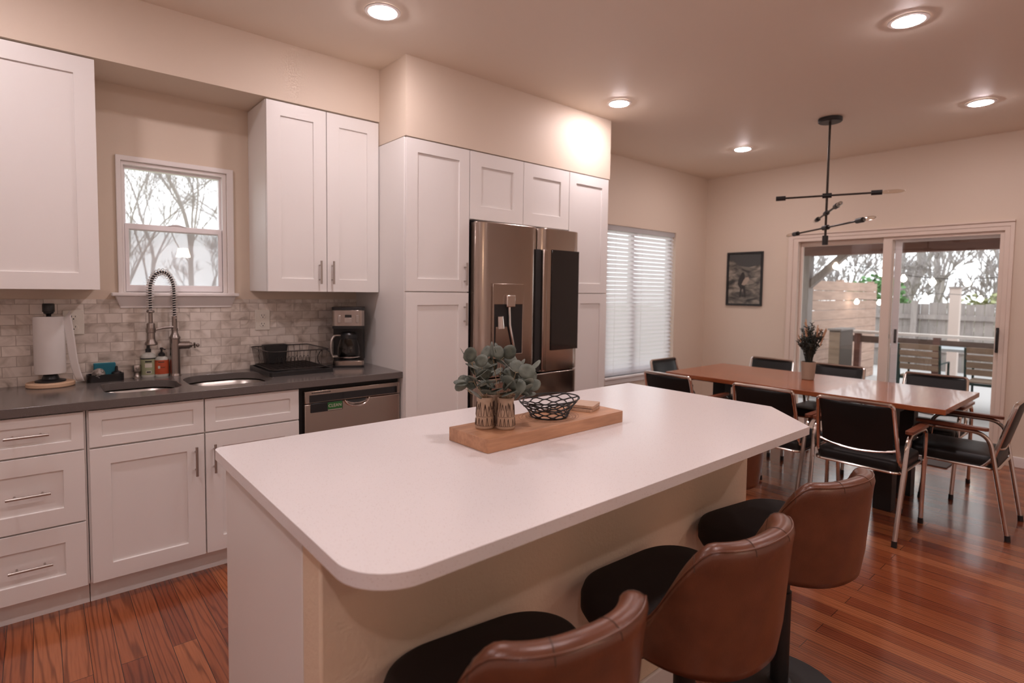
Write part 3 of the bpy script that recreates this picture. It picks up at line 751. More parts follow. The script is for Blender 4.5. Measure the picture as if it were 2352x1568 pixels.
for i in range(turns * 12 + 1):
    p, d = at(L[-1] * i / (turns * 12)); nn = d.cross(side).normalized(); a = 2 * PI * i / 12
    rr = .0135 + .0035 * min(1, 2 * i / (turns * 12))
    coil.append(p + (side * math.cos(a) + nn * math.sin(a)) * rr)
m = MB(); m.tube(coil, .0024, 6); m.build('spring', M_spring, t, smooth=180)
m = MB(); m.lathe([(.0001, .365), (.017, .365), (.019, .361), (.019, .356), (.010, .350), (.010, .300), (.018, .296), (.0195, .292), (.0195, .215), (.021, .205), (.029, .190), (.030, .182), (.026, .178), (.0001, .178)], (sx_, sy_, ZK), 24, False); m.build('spray_head', M_faucet, t)
m = MB(); m.tube([(fx, fy, ZK + .272), ((fx + sx_) / 2, cym, ZK + .268), (sx_ + .012, sy_, ZK + .258)], [.008, .0065, .006], 10); m.lathe([(.021, .245), (.023, .247), (.023, .268), (.021, .270)], (sx_, sy_, ZK), 24, False); m.build('holder_arm', M_faucet, t)

# dish rack on its drying tray
RX0, RX1, RY0, RY1 = .705, 1.015, -.375, -.035
t = thing('drying_tray', (.86, -.21, ZK), 'black plastic drip tray under the dish rack, its lip over the sink', 'tray')
m = MB(); m.plate([rrect(RX0 - .025, RX1 + .03, RY0 - .045, RY1 + .015, .02)], ZK, ZK + .006); m.plate([rrect(RX0 - .025, RX1 + .03, RY0 - .045, RY1 + .015, .02), inv(rrect(RX0 - .012, RX1 + .018, RY0 - .032, RY1 + .003, .015))], ZK + .006, ZK + .024)
m.build('tray', M_black, t, bevel=.002)
t2 = thing('dish_rack', (.86, -.21, ZK + .02), 'black wire dish rack standing on the drip tray right of the sink', 'dish rack')
M_wire = mat('dark wire', (.05, .042, .038), .35, .6)
zb, zt_ = ZK + .030, ZK + .135
ex = .018
top = [Vector((x, y, zt_)) for x, y in rrect(RX0 - ex, RX1 + ex, RY0 - ex, RY1 + ex, .03, 5)]
bot = [Vector((x, y, zb)) for x, y in rrect(RX0, RX1, RY0, RY1, .03, 5)]
MB().tube(top, .0032, 8, True).build('top_rail', M_wire, t2); MB().tube(bot, .003, 8, True).build('bottom_rail', M_wire, t2)
m = MB()
for i in range(8):
    x = RX0 + .03 + i * (RX1 - RX0 - .06) / 7
    m.tube([(x, RY0 - ex, zt_), (x, RY0, zb), (x, RY1, zb), (x, RY1 + ex, zt_)], .0014, 6)
for i in range(16):
    y = RY0 + .025 + i * (RY1 - RY0 - .05) / 15
    m.tube([(RX0 - ex, y, zt_), (RX0, y, zb), (RX1, y, zb), (RX1 + ex, y, zt_)], .0014, 6)
m.build('basket_wires', M_wire, t2)
m = MB()
for k in range(9):
    x = RX0 + .05 + k * .022
    m.tube(catmull([(x, RY0 + .10, zb), (x + .004, RY0 + .10, zb + .05), (x + .012, RY0 + .10, zb + .062), (x + .018, RY0 + .10, zb + .05), (x + .022, RY0 + .10, zb)], 4), .0015, 6)
m.build('plate_prongs', M_wire, t2)
t = thing('utensil_cup', (.815, -.08, zb), 'black plastic utensil box hanging inside the back of the dish rack', 'utensil holder')
m = MB(); m.loft([[(x, y, z) for x, y in rrect(.745 + k, .885 - k, -.105, -.040, .01, 3)] for z, k in ((zb + .004, .012), (zt_ + .006, 0))]); m.build('cup_body', M_black, t, bevel=.002)
m = MB(); m.plate([rrect(.745, .885, -.105, -.040, .01, 3), inv(rrect(.750, .880, -.100, -.045, .008, 3))], zt_ + .006, zt_ + .012); m.build('cup_rim', M_black, t)

# coffee maker
cx_, cy_ = 1.235, -.205
Mc = T((cx_, cy_, ZK), math.radians(-26))
t = thing('coffee_maker', (cx_, cy_, ZK), 'black and stainless drip coffee maker in the corner by the pantry', 'coffee maker')
def cm(): return MB(Mc)
m = cm(); m.plate([rrect(-.095, .095, -.115, .105, .02)], .0006, .014); m.build('foot', M_black, t, bevel=.003)
m = cm(); m.plate([rrect(-.094, .094, -.113, .100, .02)], .014, .042); m.build('base_band', M_steel, t, bevel=.002)
m = cm(); m.plate([rrect(-.098, .098, .01, .110, .02)], .042, .375); m.build('tower', M_black, t, bevel=.004)
m = cm(); m.plate([rrect(-.098, .098, -.105, .012, .02)], .245, .262); m.build('filter_base', M_black, t, bevel=.004)
m = cm(); m.plate([rrect(-.098, .098, -.113, .012, .03)], .262, .360); hd = m.build('brew_head', M_dsteel, t, bevel=.004)
m = cm(); m.plate([rrect(-.100, .100, -.112, .112, .028)], .360, .378); m.build('lid', M_black, t, bevel=.006)
m = cm(); m.box(-.020, .020, -.1150, -.112, .315, .332); m.build('clock_display', M_display, hd)
m = cm(); m.box(-.022, .022, -.1150, -.112, .282, .312); m.build('button_pad', M_nickel, hd, bevel=.001)
for s in (-1, 1): m = cm(); m.box(s * .055 - .009, s * .055 + .009, -.1155, -.112, .282, .330); m.build('button', M_nickel, hd, bevel=.004)
m = cm(); m.lathe([(.0001, .043), (.062, .043), (.062, .048), (.0001, .049)], (0, -.045, 0), 28, False); m.build('hot_plate', M_black, t)
MB().tube(catmull([(1.20, -.125, ZK + .03), (1.13, -.09, ZK + .10), (1.10, -.06, ZK + .08), (1.075, -.09, ZK + .035), (1.085, -.14, ZK + .0045), (1.14, -.16, ZK + .0045), (1.19, -.15, ZK + .014)], 8), .0032, 8).build('power_cord', M_black, t)
t = thing('coffee_carafe', Mc @ Vector((0, -.045, .049)), 'glass coffee carafe with black handle on the coffee maker hot plate', 'carafe')
m = cm(); m.lathe([(.0001, .050), (.058, .050), (.066, .060), (.069, .085), (.066, .125), (.056, .165), (.048, .182), (.049, .190)], (0, -.045, 0), 36, False); m.build('glass_jug', M_carafe, t)
m = cm(); m.lathe([(.050, .178), (.053, .180), (.053, .205), (.045, .216), (.0001, .218)], (0, -.045, 0), 30, False); cm().lathe([(.0675, .060), (.070, .061), (.070, .066), (.0675, .067)], (0, -.045, 0), 36, False).build('band', M_chrome, t); m.build('lid', M_black, t)
m = cm(); m.tube(catmull([(-.050, -.060, .200), (-.085, -.075, .198), (-.103, -.085, .165), (-.106, -.088, .11), (-.098, -.084, .075), (-.070, -.070, .068)], 6), .0085, 10); m.build('handle', M_nickel, t)
# ================================================================== ON THE ISLAND
ZI = .914
Mb = T((1.069, -2.188, ZI), math.radians(1.0))
bd = MB(Mb).plate([rrect(-.333, .333, -.104, .104, .008, 3)], .0005, .043).build('serving_board', M_board, None, bevel=.003)
for v in bd.data.vertices: v.co -= Vector((1.069, -2.188, ZI))
bd.location = (1.069, -2.188, ZI)
OFF[bd.name] = Vector(bd.location); tag(bd, 'thick rectangular maple board lying on the island worktop', 'serving board')
ZB = ZI + .0432
for k in range(5):
    r = .074 + k * .011
    MB().tube([Vector((1.112 + r * math.cos(2 * PI * i / 60), -2.178 + r * math.sin(2 * PI * i / 60) * (.82 if k > 2 else 1), ZB - .0002)) for i in range(60)], .0006, 4, True).build('engraved_ring', M_ringmark, bd)
def vase(x, y, rz, label, seed):
    c = (x, y, ZB); t = thing('bud_vase', c, label, 'vase', 'etched birch coloured vases')
    prof = [(.0001, 0), (.0285, 0), (.0315, .004), (.0312, .010), (.0285, .060), (.0265, .086), (.0262, .090), (.0275, .093), (.0278, .100), (.0262, .103), (.0235, .102), (.0228, .085), (.025, .012), (.0001, .010)]
    MB().lathe(prof, c, 32, False).build('vase_body', M_mug, t)
    random.seed(seed); m = MB()
    def rad(z):
        for (r0, z0), (r1, z1) in zip(prof[2:7], prof[3:8]):
            if z0 <= z <= z1: return r0 + (r1 - r0) * (z - z0) / max(z1 - z0, 1e-6)
        return .0275
    def P(a, z): r = rad(z) + .0002; return Vector((x + r * math.cos(a), y + r * math.sin(a), ZB + z))
    for base, hgt, nn in ((.012, .028, 13), (.044, .043, 11), (.064, .026, 8)):
        for k in range(nn):
            a0 = rz + 2 * PI * (k + random.uniform(-.2, .2)) / nn; h = hgt * random.uniform(.7, 1.05); wd = .27 * hgt / .03
            zt2 = min(base + h, .088)
            for q in range(4):
                f = 1 - q * .22; zb2 = base + q * h * .22
                pts = [P(a0 - wd * f / 2 + wd * f / 2 * i / 4, zb2 + (zt2 - zb2) * i / 4) for i in range(5)] + [P(a0 + wd * f / 2 * i / 4, zt2 - (zt2 - zb2) * i / 4) for i in range(1, 5)]
                m.tube(pts, .0011, 4)
    for zr in (.012, .042):
        m.tube([P(2 * PI * i / 40, zr + .0006 * math.sin(i * 3)) for i in range(40)], .0005, 4, True)
    m.build('tree_etching', M_etch, t)
    return c
v1 = vase(.824, -2.170, 0, 'left etched birch coloured vase of three on the wooden board', 5)
v2 = vase(.873, -2.218, .5, 'front right etched birch coloured vase of three on the board', 6)
v3 = vase(.893, -2.158, 1.1, 'rear etched birch coloured vase standing behind the other two', 8)
random.seed(21)
def leaf(m, p, d, nrm, r):
    d = d.normalized(); nrm = (nrm - d * nrm.dot(d)).normalized(); s = d.cross(nrm)
    n = 12; cen = m.v(p + d * r * .95 - nrm * r * .10); ring = []; mid = []
    for i in range(n):
        a = 2 * PI * i / n; rx = -math.cos(a); ry = math.sin(a)
        w_ = 1.0 - .12 * max(0, rx)
        lift = .14 * (ry * ry) + .10 * rx * rx * (1 if rx > 0 else .3)
        ring.append(m.v(p + d * (r * (.95 + rx * .98)) + s * (ry * r * .95 * w_) - nrm * r * (lift - .06)))
        mid.append(m.v(p + d * (r * (.95 + rx * .5)) + s * (ry * r * .5) - nrm * r * (.02 + .05 * abs(ry))))
    for i in range(n):
        j = (i + 1) % n
        m.f((cen, mid[i], mid[j])); m.f((mid[i], ring[i], ring[j], mid[j]))
def sprig(c, ends, label, rl):
    t = thing('eucalyptus_sprigs', (c[0], c[1], ZB + .09), label, 'plant', 'eucalyptus sprigs in the vases')
    ms, ml = MB(), MB()
    for (ex_, ey, ez) in ends:
        p0 = Vector((c[0] + random.uniform(-.008, .008), c[1] + random.uniform(-.008, .008), ZB + .02)); p3 = Vector((c[0] + ex_, c[1] + ey, ZB + ez))
        pm = Vector((c[0] + ex_ * .25, c[1] + ey * .25, ZB + .105)); p2 = p0.lerp(p3, .75) + Vector((0, 0, .015))
        pts = catmull([p0, pm, p2, p3], 8); ms.tube(pts, [.0016 - .0009 * i / len(pts) for i in range(len(pts))], 6)
        n = len(pts)
        for fi, f in enumerate((.50, .62, .74, .86, 1.0)):
            for sd in (-1, 1):
                if f < 1.0 and random.random() < .52: continue
                q = pts[min(int(f * (n - 1)), n - 1)]
                ax = (pts[-1] - pts[-4]).normalized()
                dr2 = (ax * random.uniform(.1, .9) + Vector((random.uniform(-1, 1), random.uniform(-1, 1), random.uniform(-.5, .6))) * .9).normalized()
                st = q + dr2 * random.uniform(.008, .02)
                ms.tube([q, q.lerp(st, .5) + Vector((0, 0, .002)), st], .0008, 5)
                up = Vector((random.uniform(-.7, .7), random.uniform(-.9, .4), random.uniform(.35, 1)))
                leaf(ml, st, dr2, up, random.uniform(*rl))
    ms.build('stems', M_stem, t); o = ml.build('leaves', M_leaf, t, smooth=180)
    md = o.modifiers.new('thick', 'SOLIDIFY'); md.thickness = .0008
sprig(v1, [(-.055, -.01, .165), (-.04, .02, .215), (.01, .03, .205), (-.055, .02, .125), (-.015, -.045, .15)], 'grey green round leaved eucalyptus sprigs in the left vase', (.021, .029))
sprig(v2, [(.085, -.005, .165), (.05, -.03, .12), (.015, -.03, .185), (.10, .02, .135), (-.01, -.02, .14)], 'grey green eucalyptus sprigs in the front right vase, leaning over the basket', (.023, .033))
sprig(v3, [(.045, .05, .205), (.0, .03, .215), (.105, .03, .185)], 'grey green eucalyptus sprigs rising from the rear vase', (.022, .030))

# wire basket
bc = Vector((1.112, -2.178, ZB)); t = thing('wire_basket', bc, 'round black wavy wire basket on the wooden board', 'basket')
nw = 8; rings = [(.066, .003), (.070, .012), (.074, .021), (.080, .030), (.087, .039), (.095, .048), (.103, .057)]
for k, (r, z) in enumerate(rings):
    ph = PI * (k % 2); tilt = .10 * k / 6
    amp = .0048
    pts = []
    for i in range(nw * 8):
        a = 2 * PI * i / (nw * 8); zz = z + amp * math.sin(nw * a + ph); rr = r + .0035 * math.sin(nw * a + ph)
        p = Vector((rr * math.cos(a), rr * math.sin(a), zz)); p.z += (p.x * .05 - p.y * .04) * k / 6 * 1.2
        pts.append(bc + p)
    MB().tube(pts, .0025, 6, True).build('wire_ring', M_blackm, t, smooth=180)
m = MB(); pts = [bc + Vector((.064 * math.cos(2 * PI * i / 40), .064 * math.sin(2 * PI * i / 40), .0024)) for i in range(40)]; m.tube(pts, .0024, 6, True)
m.build('base_ring', M_blackm, t)
MB().tube([bc + Vector((.108 * math.cos(2 * PI * i / 60), .108 * math.sin(2 * PI * i / 60), .064 + .05 * .108 * math.cos(2 * PI * i / 60) - .04 * .108 * math.sin(2 * PI * i / 60))) for i in range(60)], .0026, 6, True).build('rim', M_blackm, t)
# coasters
for k, (dx, rz, lab) in enumerate(((0, 22, 'lower pale square coaster of the stack behind the wire basket'), (.003, 25, 'upper pale square coaster of the stack behind the wire basket'))):
    c = Vector((1.305 + dx, -2.168, ZB + .0002 + k * .0125)); o = MB(T((0, 0, 0), math.radians(rz))).plate([rrect(-.052, .052, -.052, .052, .008, 4)], 0, .0105).build('coaster', M_coaster, None, bevel=.003)
    o.location = c; tag(o, lab, 'coaster', 'square coasters on the board')

# ================================================================== BAR STOOLS
def make_stool(label):
    t = thing('bar_stool', (0, 0, 0), label, 'bar stool', 'brown leather bar stools at the island')
    m = MB(); m.lathe([(.0001, 0), (.205, 0), (.207, .004), (.200, .011), (.10, .020), (.05, .026), (.04, .034), (.0001, .034)], (0, 0, 0), 48, False); m.build('base', M_blackm, t)
    m = MB(); m.lathe([(.0001, .03), (.030, .03), (.030, .36), (.024, .362), (.024, .50), (.0001, .50)], (0, 0, 0), 24, False); m.build('post', M_blackm, t)
    m = MB(); pts = fillet([(.0, .03, .26), (.11, .06, .26), (.13, .17, .26), (.07, .21, .26), (-.07, .21, .26), (-.13, .17, .26), (-.11, .06, .26), (.0, .03, .26)], .05); m.tube(pts, .009, 8); m.build('footrest', M_blackm, t)
    m = MB(); m.lathe([(.0001, .485), (.11, .485), (.11, .500), (.0001, .500)], (0, 0, 0), 24, False); m.tube([(.02, 0, .49), (.15, -.02, .487), (.19, -.02, .475)], .006, 8); m.build('seat_plate', M_blackm, t)
    # seat cushion: a rounded square, deeper at the front
    rows = []
    for k, z in ((.86, .500), (.96, .506), (1.0, .525), (1.0, .562), (.975, .582), (.90, .594), (.6, .600), (.05, .602)):
        rows.append([(x * k * (1.06 + .75 * y), y * k, z) for x, y in rrect(-.212, .212, -.17, .242, [.135, .135, .17, .17], 16)])
    MB().loft(rows).build('seat', M_seat, t, smooth=60)
    # wrap-around back shell
    A = 100; n = 48
    def plan(a, grow):
        ca, sa = math.cos(math.radians(a)), math.sin(math.radians(a))      # a=0 at the rear (-y)
        p = 2.35
        k = (abs(sa) ** p + abs(ca) ** p) ** (-1 / p)
        return Vector((sa * k * (.192 + grow), -ca * k * (.200 + grow) - .004, 0))
    def top(a):
        u = abs(a) / A
        f = min(1, max(0, (u - .42) / .50)); f = f * f * (3 - 2 * f)
        return .826 + .004 * math.cos(min(u, .42) * 3) - .245 * f
    rows = []; seam = []
    for i in range(n + 1):
        a = -A + 2 * A * i / n; u = abs(a) / A
        zt = top(a); th = .058 * (1 - .5 * u ** 4); zb = .490
        hgt = zt - zb; flare = .048 * min(1, hgt / .30)
        d = plan(a, 0).normalized()
        O0 = plan(a, .018); O1 = plan(a, .030); OT = plan(a, max(.028, flare))
        prof = []
        for f in (0, .06, .25, .5, .75, .9): 
            q = O0.lerp(O1, min(1, f / .25)) if f < .25 else O1.lerp(OT, ((f - .25) / .75) ** 1.15)
            prof.append(q + Vector((0, 0, zb + f * hgt * .965)))
        ctr = OT - d * th * .5
        for g in range(9):
            b_ = PI * g / 8
            prof.append(ctr + d * math.cos(b_) * th * .5 + Vector((0, 0, zt - th * .45 + math.sin(b_) * th * .45)))
        seam.append(ctr + d * math.cos(PI * .22) * th * .53 + Vector((0, 0, zt - th * .45 + math.sin(PI * .22) * th * .47)))
        IT = OT - d * th; IB = plan(a, -.004)
        for f in (.9, .7, .45, .2, 0): prof.append((IB - d * th * .55).lerp(IT, f) + Vector((0, 0, zb + .012 + f * (hgt - .012 - th * .45))))
        rows.append(prof)
    b = MB().loft(rows, True, True).build('back_shell', M_leather, t, smooth=180)
    MB().tube(seam, .0022, 6).build('piping', M_leather, b)
    for a in (-52, -20, 14, 48):                       # stitched seams across the padded roll
        i = int((a + A) / (2 * A) * n); pr_ = rows[i]; ms = MB()
        ms.tube([p + Vector((0, 0, .0003)) for p in pr_[6:15]] + pr_[15:17], .0012, 5); ms.build('stitched_seam', M_etch, b)
    return t
st = make_stool('nearest bar stool, cut off by the bottom edge, its back turned to the camera')
st2 = copy_tree(st); st2['label'] = 'middle bar stool of the three in front of the island'
st3 = copy_tree(st); st3['label'] = 'bar stool at the far right end of the row along the island'
for o, x, y, r in ((st, .455, -2.765, -8), (st2, 1.06, -2.785, -3), (st3, 1.70, -2.775, -9)):
    o.location = (x, y, 0); o.rotation_euler.z = math.radians(r)
st4 = copy_tree(st); st4['label'] = 'bar stool mostly hidden behind the right end of the island'
st4.location = (2.29, -2.16, 0); st4.rotation_euler.z = math.radians(20)

# ================================================================== DINING TABLE
TX0, TX1, TY0, TY1 = 3.707, 4.638, -2.819, -.928
t = thing('dining_table', (4.17, -1.87, 0), 'long red walnut dining table on black posts', 'table')
MB().box(TX0, TX1, TY0, TY1, .718, .750).build('tabletop', M_table, t, bevel=.003)
for x in (3.955, 4.39):
    for y in (-2.47, -1.30):
        MB().box(x - .052, x + .052, y - .052, y + .052, .0, .717).build('leg', M_blackm, t, bevel=.003)
for y in (-2.47, -1.30): MB().box(4.008, 4.337, y - .04, y + .04, .64, .717).build('crossbar', M_blackm, t)

# dining chair: chrome frame, black vinyl, walnut arm pads; it faces +x
def make_chair(label):
    t = thing('dining_chair', (0, 0, 0), label, 'chair', 'chrome framed black dining chairs')
    for s in (-1, 1):
        y = s * .232; ya = s * .248
        pts = fillet([(.265, y, .008), (.215, ya, .612), (-.155, ya, .612), (-.262, y, .008)], .085, 8)
        m = MB(); m.tube([(p.x, p.y, p.z) for p in pts], .0125, 10); lg = m.build('leg_frame', M_chrome, t)
        for fx_ in (.265, -.262): MB().cyl((fx_, y, 0), (fx_ * .99, y, .035), .0150, .0142, 12).build('foot_cap', M_black, lg)
        m = MB(); m.plate([rrect(-.155, .20, ya - .020, ya + .020, .018, 4)], .624, .642); m.build('arm_pad', M_arm, t, bevel=.006)
    # seat pad
    rows = []
    for k, z in ((.93, .395), (.985, .400), (1, .415), (1, .445), (.98, .460), (.9, .469), (.5, .474), (.05, .475)):
        rows.append([(.03 + (x - .03) * k, y_ * k, z) for x, y_ in rrect(-.195, .25, -.222, .222, [.06, .05, .05, .06], 5)])
    MB().loft(rows).build('seat', M_vin, t, smooth=50)
    m = MB(); m.tube([Vector((x, y_, .400)) for x, y_ in rrect(-.198, .256, -.228, .228, [.07, .05, .05, .07], 5)], .0085, 8, True); m.build('seat_rail', M_chrome, t)
    # back frame
    def bx(z): return -.165 - (z - .43) * .27
    pts = fillet([(bx(.40) + .03, -.214, .40), (bx(.46), -.214, .455), (bx(.792), -.196, .792), (bx(.792), .196, .792), (bx(.46), .214, .455), (bx(.40) + .03, .214, .40)], .022, 6)
    m = MB(); m.tube(pts, .0115, 10)
    m.tube(catmull([(bx(.515), -.205, .525), (bx(.50) - .012, -.1, .503), (bx(.495) - .016, 0, .495), (bx(.50) - .012, .1, .503), (bx(.515), .205, .525)], 6), .008, 8); m.build('back_frame', M_chrome, t)
    rows = []
    n = 10
    for f, th in ((0, .004), (.02, .014), (.06, .02), (.5, .024), (.94, .02), (.98, .014), (1, .004)):
        z = .500 + f * (.780 - .500); row = []
        for i in range(n + 1): u = -1 + 2 * i / n; row.append((bx(z) - .012 * (1 - u * u) + th * .7 * (1 - u ** 6), u * .187, z))
        for i in range(n + 1): u = 1 - 2 * i / n; row.append((bx(z) - .012 * (1 - u * u) - th * .5 * (1 - u ** 6), u * .187, z))
        rows.append(row)
    MB().loft(rows).build('backrest', M_vin, t, smooth=50)
    return t
ch = make_chair('')
spots = ((3.575, -1.20, 0, 'chair on the island side of the table, at its end nearest the blinds'),
         (3.60, -1.915, 0, 'chair at the middle of the table side facing the island'),
         (3.592, -2.462, 0, 'chair on the island side of the table, right behind the far bar stool'),
         (4.765, -1.22, 180, 'chair across the table, against the wall under the framed picture'),
         (4.765, -1.80, 180, 'chair across the table, behind the potted plant'),
         (4.775, -2.485, 180, 'chair across the table, in front of the right hand glass door'),
         (4.165, -2.83, 90, 'chair at the right hand end of the table, seen from its side'),
         (4.12, -.885, -90, 'chair at the left hand end of the table, right beside the blinds'))
for i, (x, y, r, lab) in enumerate(spots):
    o = ch if i == 0 else copy_tree(ch)
    o.location = (x, y, 0); o.rotation_euler.z = math.radians(r); o['label'] = lab

# potted plant on the table
c = (4.262, -1.842, .7505)
t = thing('potted_plant', c, 'small taupe pot of dark feathery foliage with straw tips on the dining table', 'plant')
MB().lathe([(.0001, 0), (.040, 0), (.044, .004), (.054, .132), (.054, .138), (.049, .138), (.047, .115), (.0001, .112)], c, 28, False).build('pot', M_pot, t)
random.seed(12); mf = MB()
for k in range(64):
    a = random.uniform(0, 2 * PI); lean = random.uniform(.0, .105); h = random.uniform(.16, .33)
    b0 = Vector(c) + Vector((random.uniform(-.02, .02), random.uniform(-.02, .02), .112)); e = b0 + Vector((lean * math.cos(a), lean * math.sin(a), h * (1 - lean * 2.4)))
    pts = catmull([b0, b0.lerp(e, .5) + Vector((0, 0, .03)), e], 5); mf.tube(pts, [.0032 - .0022 * i / len(pts) for i in range(len(pts))], 4)
    for q in pts[3:]:
        for s in (-1, 1):
            d = Vector((random.uniform(-1, 1), random.uniform(-1, 1), random.uniform(.2, 1.2))).normalized() * random.uniform(.018, .034)
            mf.tube([q, q + d * .6, q + d], [.0030, .0024, .0006], 4)
    if k % 4 == 0: MB().tube([e, e + Vector((.025 * math.cos(a), .025 * math.sin(a), .065))], [.0055, .004], 5).build('flower_tip', M_tip, t)
mf.build('foliage', M_fern, t)

# ------------------------------------------------------------------ hanging lamp
hx_, hy = 4.42, -1.866
t = thing('chandelier', (hx_, hy, ZC), 'black branching rod chandelier with bare clear bulbs over the dining table', 'hanging lamp')
MB().lathe([(.0001, -.032), (.078, -.032), (.084, -.026), (.084, -.0005), (.0001, -.0005)], (hx_, hy, ZC), 32, False).build('canopy', M_blackm, t, bevel=.002)
M_rod = mat('dark bronze rod', (.035, .024, .018), .35, .7)
MB().cyl((hx_, hy, ZC - .03), (hx_, hy, 1.862), .0085, n=12).build('stem', M_rod, t)
def tubebulb(p, d, parent, ln=.145):
    d = Vector(d).normalized(); p = Vector(p)
    m = MB(); n = 9; pts = [p + d * ln * i / n for i in range(n + 1)]; m.tube(pts, [.009, .013, .015, .0155, .0155, .0155, .015, .013, .009, .002], 12); return m.build('bulb', M_bulb, parent)
def arm(z, a, la, lb, bulbs):
    d = Vector((math.cos(a), math.sin(a), 0)); c = Vector((hx_, hy, z))
    m = MB(); m.cyl(c - d * la, c + d * lb, .0075, n=10); rd = m.build('arm', M_rod, t)
    for e, dd, bb in ((c - d * la, -d, bulbs[0]), (c + d * lb, d, bulbs[1])):
        so = MB(); so.cyl(e - dd * .01, e + dd * .06, .0185, n=16); s_ = so.build('socket', M_blackm, rd)
        if bb: tubebulb(e + dd * .058, dd, s_)
    h = MB(); h.cyl(c - d * .032, c + d * .032, .019, n=14); h.build('hub', M_blackm, rd)
a1 = math.atan2(-2.164 + 1.563, 4.55 - 4.33); arm(2.183, a1, .30, .30, (False, True))
a2 = math.atan2(-2.2 + 1.6, 3.87 - 4.93); arm(2.046, a2, .36, .36, (True, True))
a3 = math.atan2(-2.206 + 1.389, 4.12 - 4.85); arm(1.935, a3, .45, .42, (True, True))
so = MB(); so.cyl((hx_, hy, 1.872), (hx_, hy, 1.80), .021, n=16); s_ = so.build('socket', M_blackm, t)

# framed picture
t = thing('framed_picture', (X1 - .012, -.5, 1.58), 'black framed dark print hanging on the far dining wall left of the patio door', 'picture')
m = MB(YZ(X1)); m.plate([rect(-.712, -.290, 1.275, 1.885), rect(-.690, -.312, 1.297, 1.863)[::-1]], -.024, -.002); m.build('frame', M_black, t, bevel=.002)
pr_ = MB(YZ(X1)).box(-.694, -.308, 1.293, 1.867, -.010, -.004).build('print', M_art, t)
def flat(name, pts, material, d): 
    m = MB(YZ(X1)); m.plate([pts], -.0112 - d, -.0102 - d); return m.build(name, material, pr_)
M_fig = mat('print dark ink', (.035, .032, .03), .5); M_figl = mat('print pale ink', (.42, .34, .27), .5); M_sky2 = mat('print slate ink', (.07, .072, .07), .5)
flat('dark_sky', [(-.690, 1.74), (-.55, 1.71), (-.43, 1.73), (-.36, 1.79), (-.312, 1.80), (-.312, 1.863), (-.690, 1.863)], M_sky2, 0)
flat('figure', [(-.445, 1.37), (-.455, 1.47), (-.425, 1.52), (-.435, 1.58), (-.455, 1.62), (-.47, 1.655), (-.495, 1.655), (-.505, 1.62), (-.505, 1.52), (-.515, 1.47), (-.525, 1.37), (-.505, 1.37), (-.492, 1.465), (-.475, 1.465), (-.465, 1.37)], M_fig, 0)
flat('pale_shape', [(-.47, 1.515), (-.50, 1.505), (-.535, 1.53), (-.56, 1.57), (-.55, 1.60), (-.515, 1.595), (-.49, 1.56)], M_figl, .0012)

# blinds
t = thing('window_blind', (4.63, -.02, 2.08), 'white horizontal slat blind covering the dining room window', 'blind')
bx0, bx1 = 4.036, 5.219
MB().box(bx0, bx1, .012, .062, 2.035, 2.083).build('headrail', M_blind, t, bevel=.003)
m = MB(); ns = 34
for i in range(ns):
    z = .595 + i * (2.020 - .595) / (ns - 1); a = math.radians(52); hw = .025
    prof = []
    for u in (-1, -.5, 0, .5, 1):
        yy = .037 + u * hw * math.cos(a); zz = z + u * hw * math.sin(a) * 1.0; b_ = .0025 * (1 - u * u)
        prof.append((yy - b_ * math.sin(a), zz + b_ * math.cos(a)))
    m.loft([[(x, y, z_) for y, z_ in prof] + [(x, y + .0016, z_ - .0012) for y, z_ in prof[::-1]] for x in (bx0 + .004, bx1 - .004)])
m.build('slats', M_blind, t)
MB().box(bx0 + .004, bx1 - .004, .014, .060, .549, .572).build('bottom_rail', M_blind, t, bevel=.004)
m = MB()
for x in (4.18, 4.62, 5.07): m.box(x - .001, x + .001, .011, .0125, .57, 2.04)
m.build('ladder_cords', M_white, t)
MB().tube([(5.16, .006, 2.03), (5.165, .004, 1.5), (5.163, .005, 1.15)], .0025, 6).build('tilt_wand', M_white, t)

# door mat
mt = MB().plate([rect(5.33, 5.80, -2.53, -1.62)], 0.0005, .010).build('door_mat', M_mat, None, bevel=.003)
tag(mt, 'dark grey mat on the floor inside the patio door', 'mat')

# standing lamp on the living room side (its shade is mirrored in the kitchen window)
c = (1.19, -4.75, 0)
t = thing('floor_lamp', c, 'standing lamp with a glowing white shade, mirrored in the lower kitchen window pane', 'lamp')
MB().lathe([(.0001, 0), (.14, 0), (.14, .02), (.02, .03), (.0001, .03)], c, 32, False).build('base', M_blackm, t)
MB().cyl((c[0], c[1], .028), (c[0], c[1], 1.75), .011, n=12).build('pole', M_blackm, t)
MB().lathe([(.085, 1.80), (.055, 1.91)], c, 36, False).build('lamp_shade', M_shade, t)
MB().lathe([(.0001, 1.81), (.012, 1.81), (.03, 1.84), (.03, 1.87), (.0001, 1.895)], c, 16, False).build('bulb', mat('floor lamp bulb', (1, 1, 1), .5, emit=LAMP, estr=60), t)
m = MB(); m.tube([(c[0] - .068, c[1], 1.86), (c[0] + .068, c[1], 1.86)], .003, 6); m.cyl((c[0], c[1], 1.74), (c[0], c[1], 1.80), .012, n=10); m.build('shade_holder', M_blackm, t)

# ================================================================== OUTSIDE
GZ = -.22
g = MB().box(-30, 60, -40, 45, GZ - .3, GZ - .05)
o = g.build('lawn', M_grass, None); struct(o)
pd = MB().box(5.99, 13.2, -9.5, 1.5, GZ - .05, -.06).build('patio_slab', mat('pale patio concrete', (.50, .48, .47), .8), None); struct(pd)
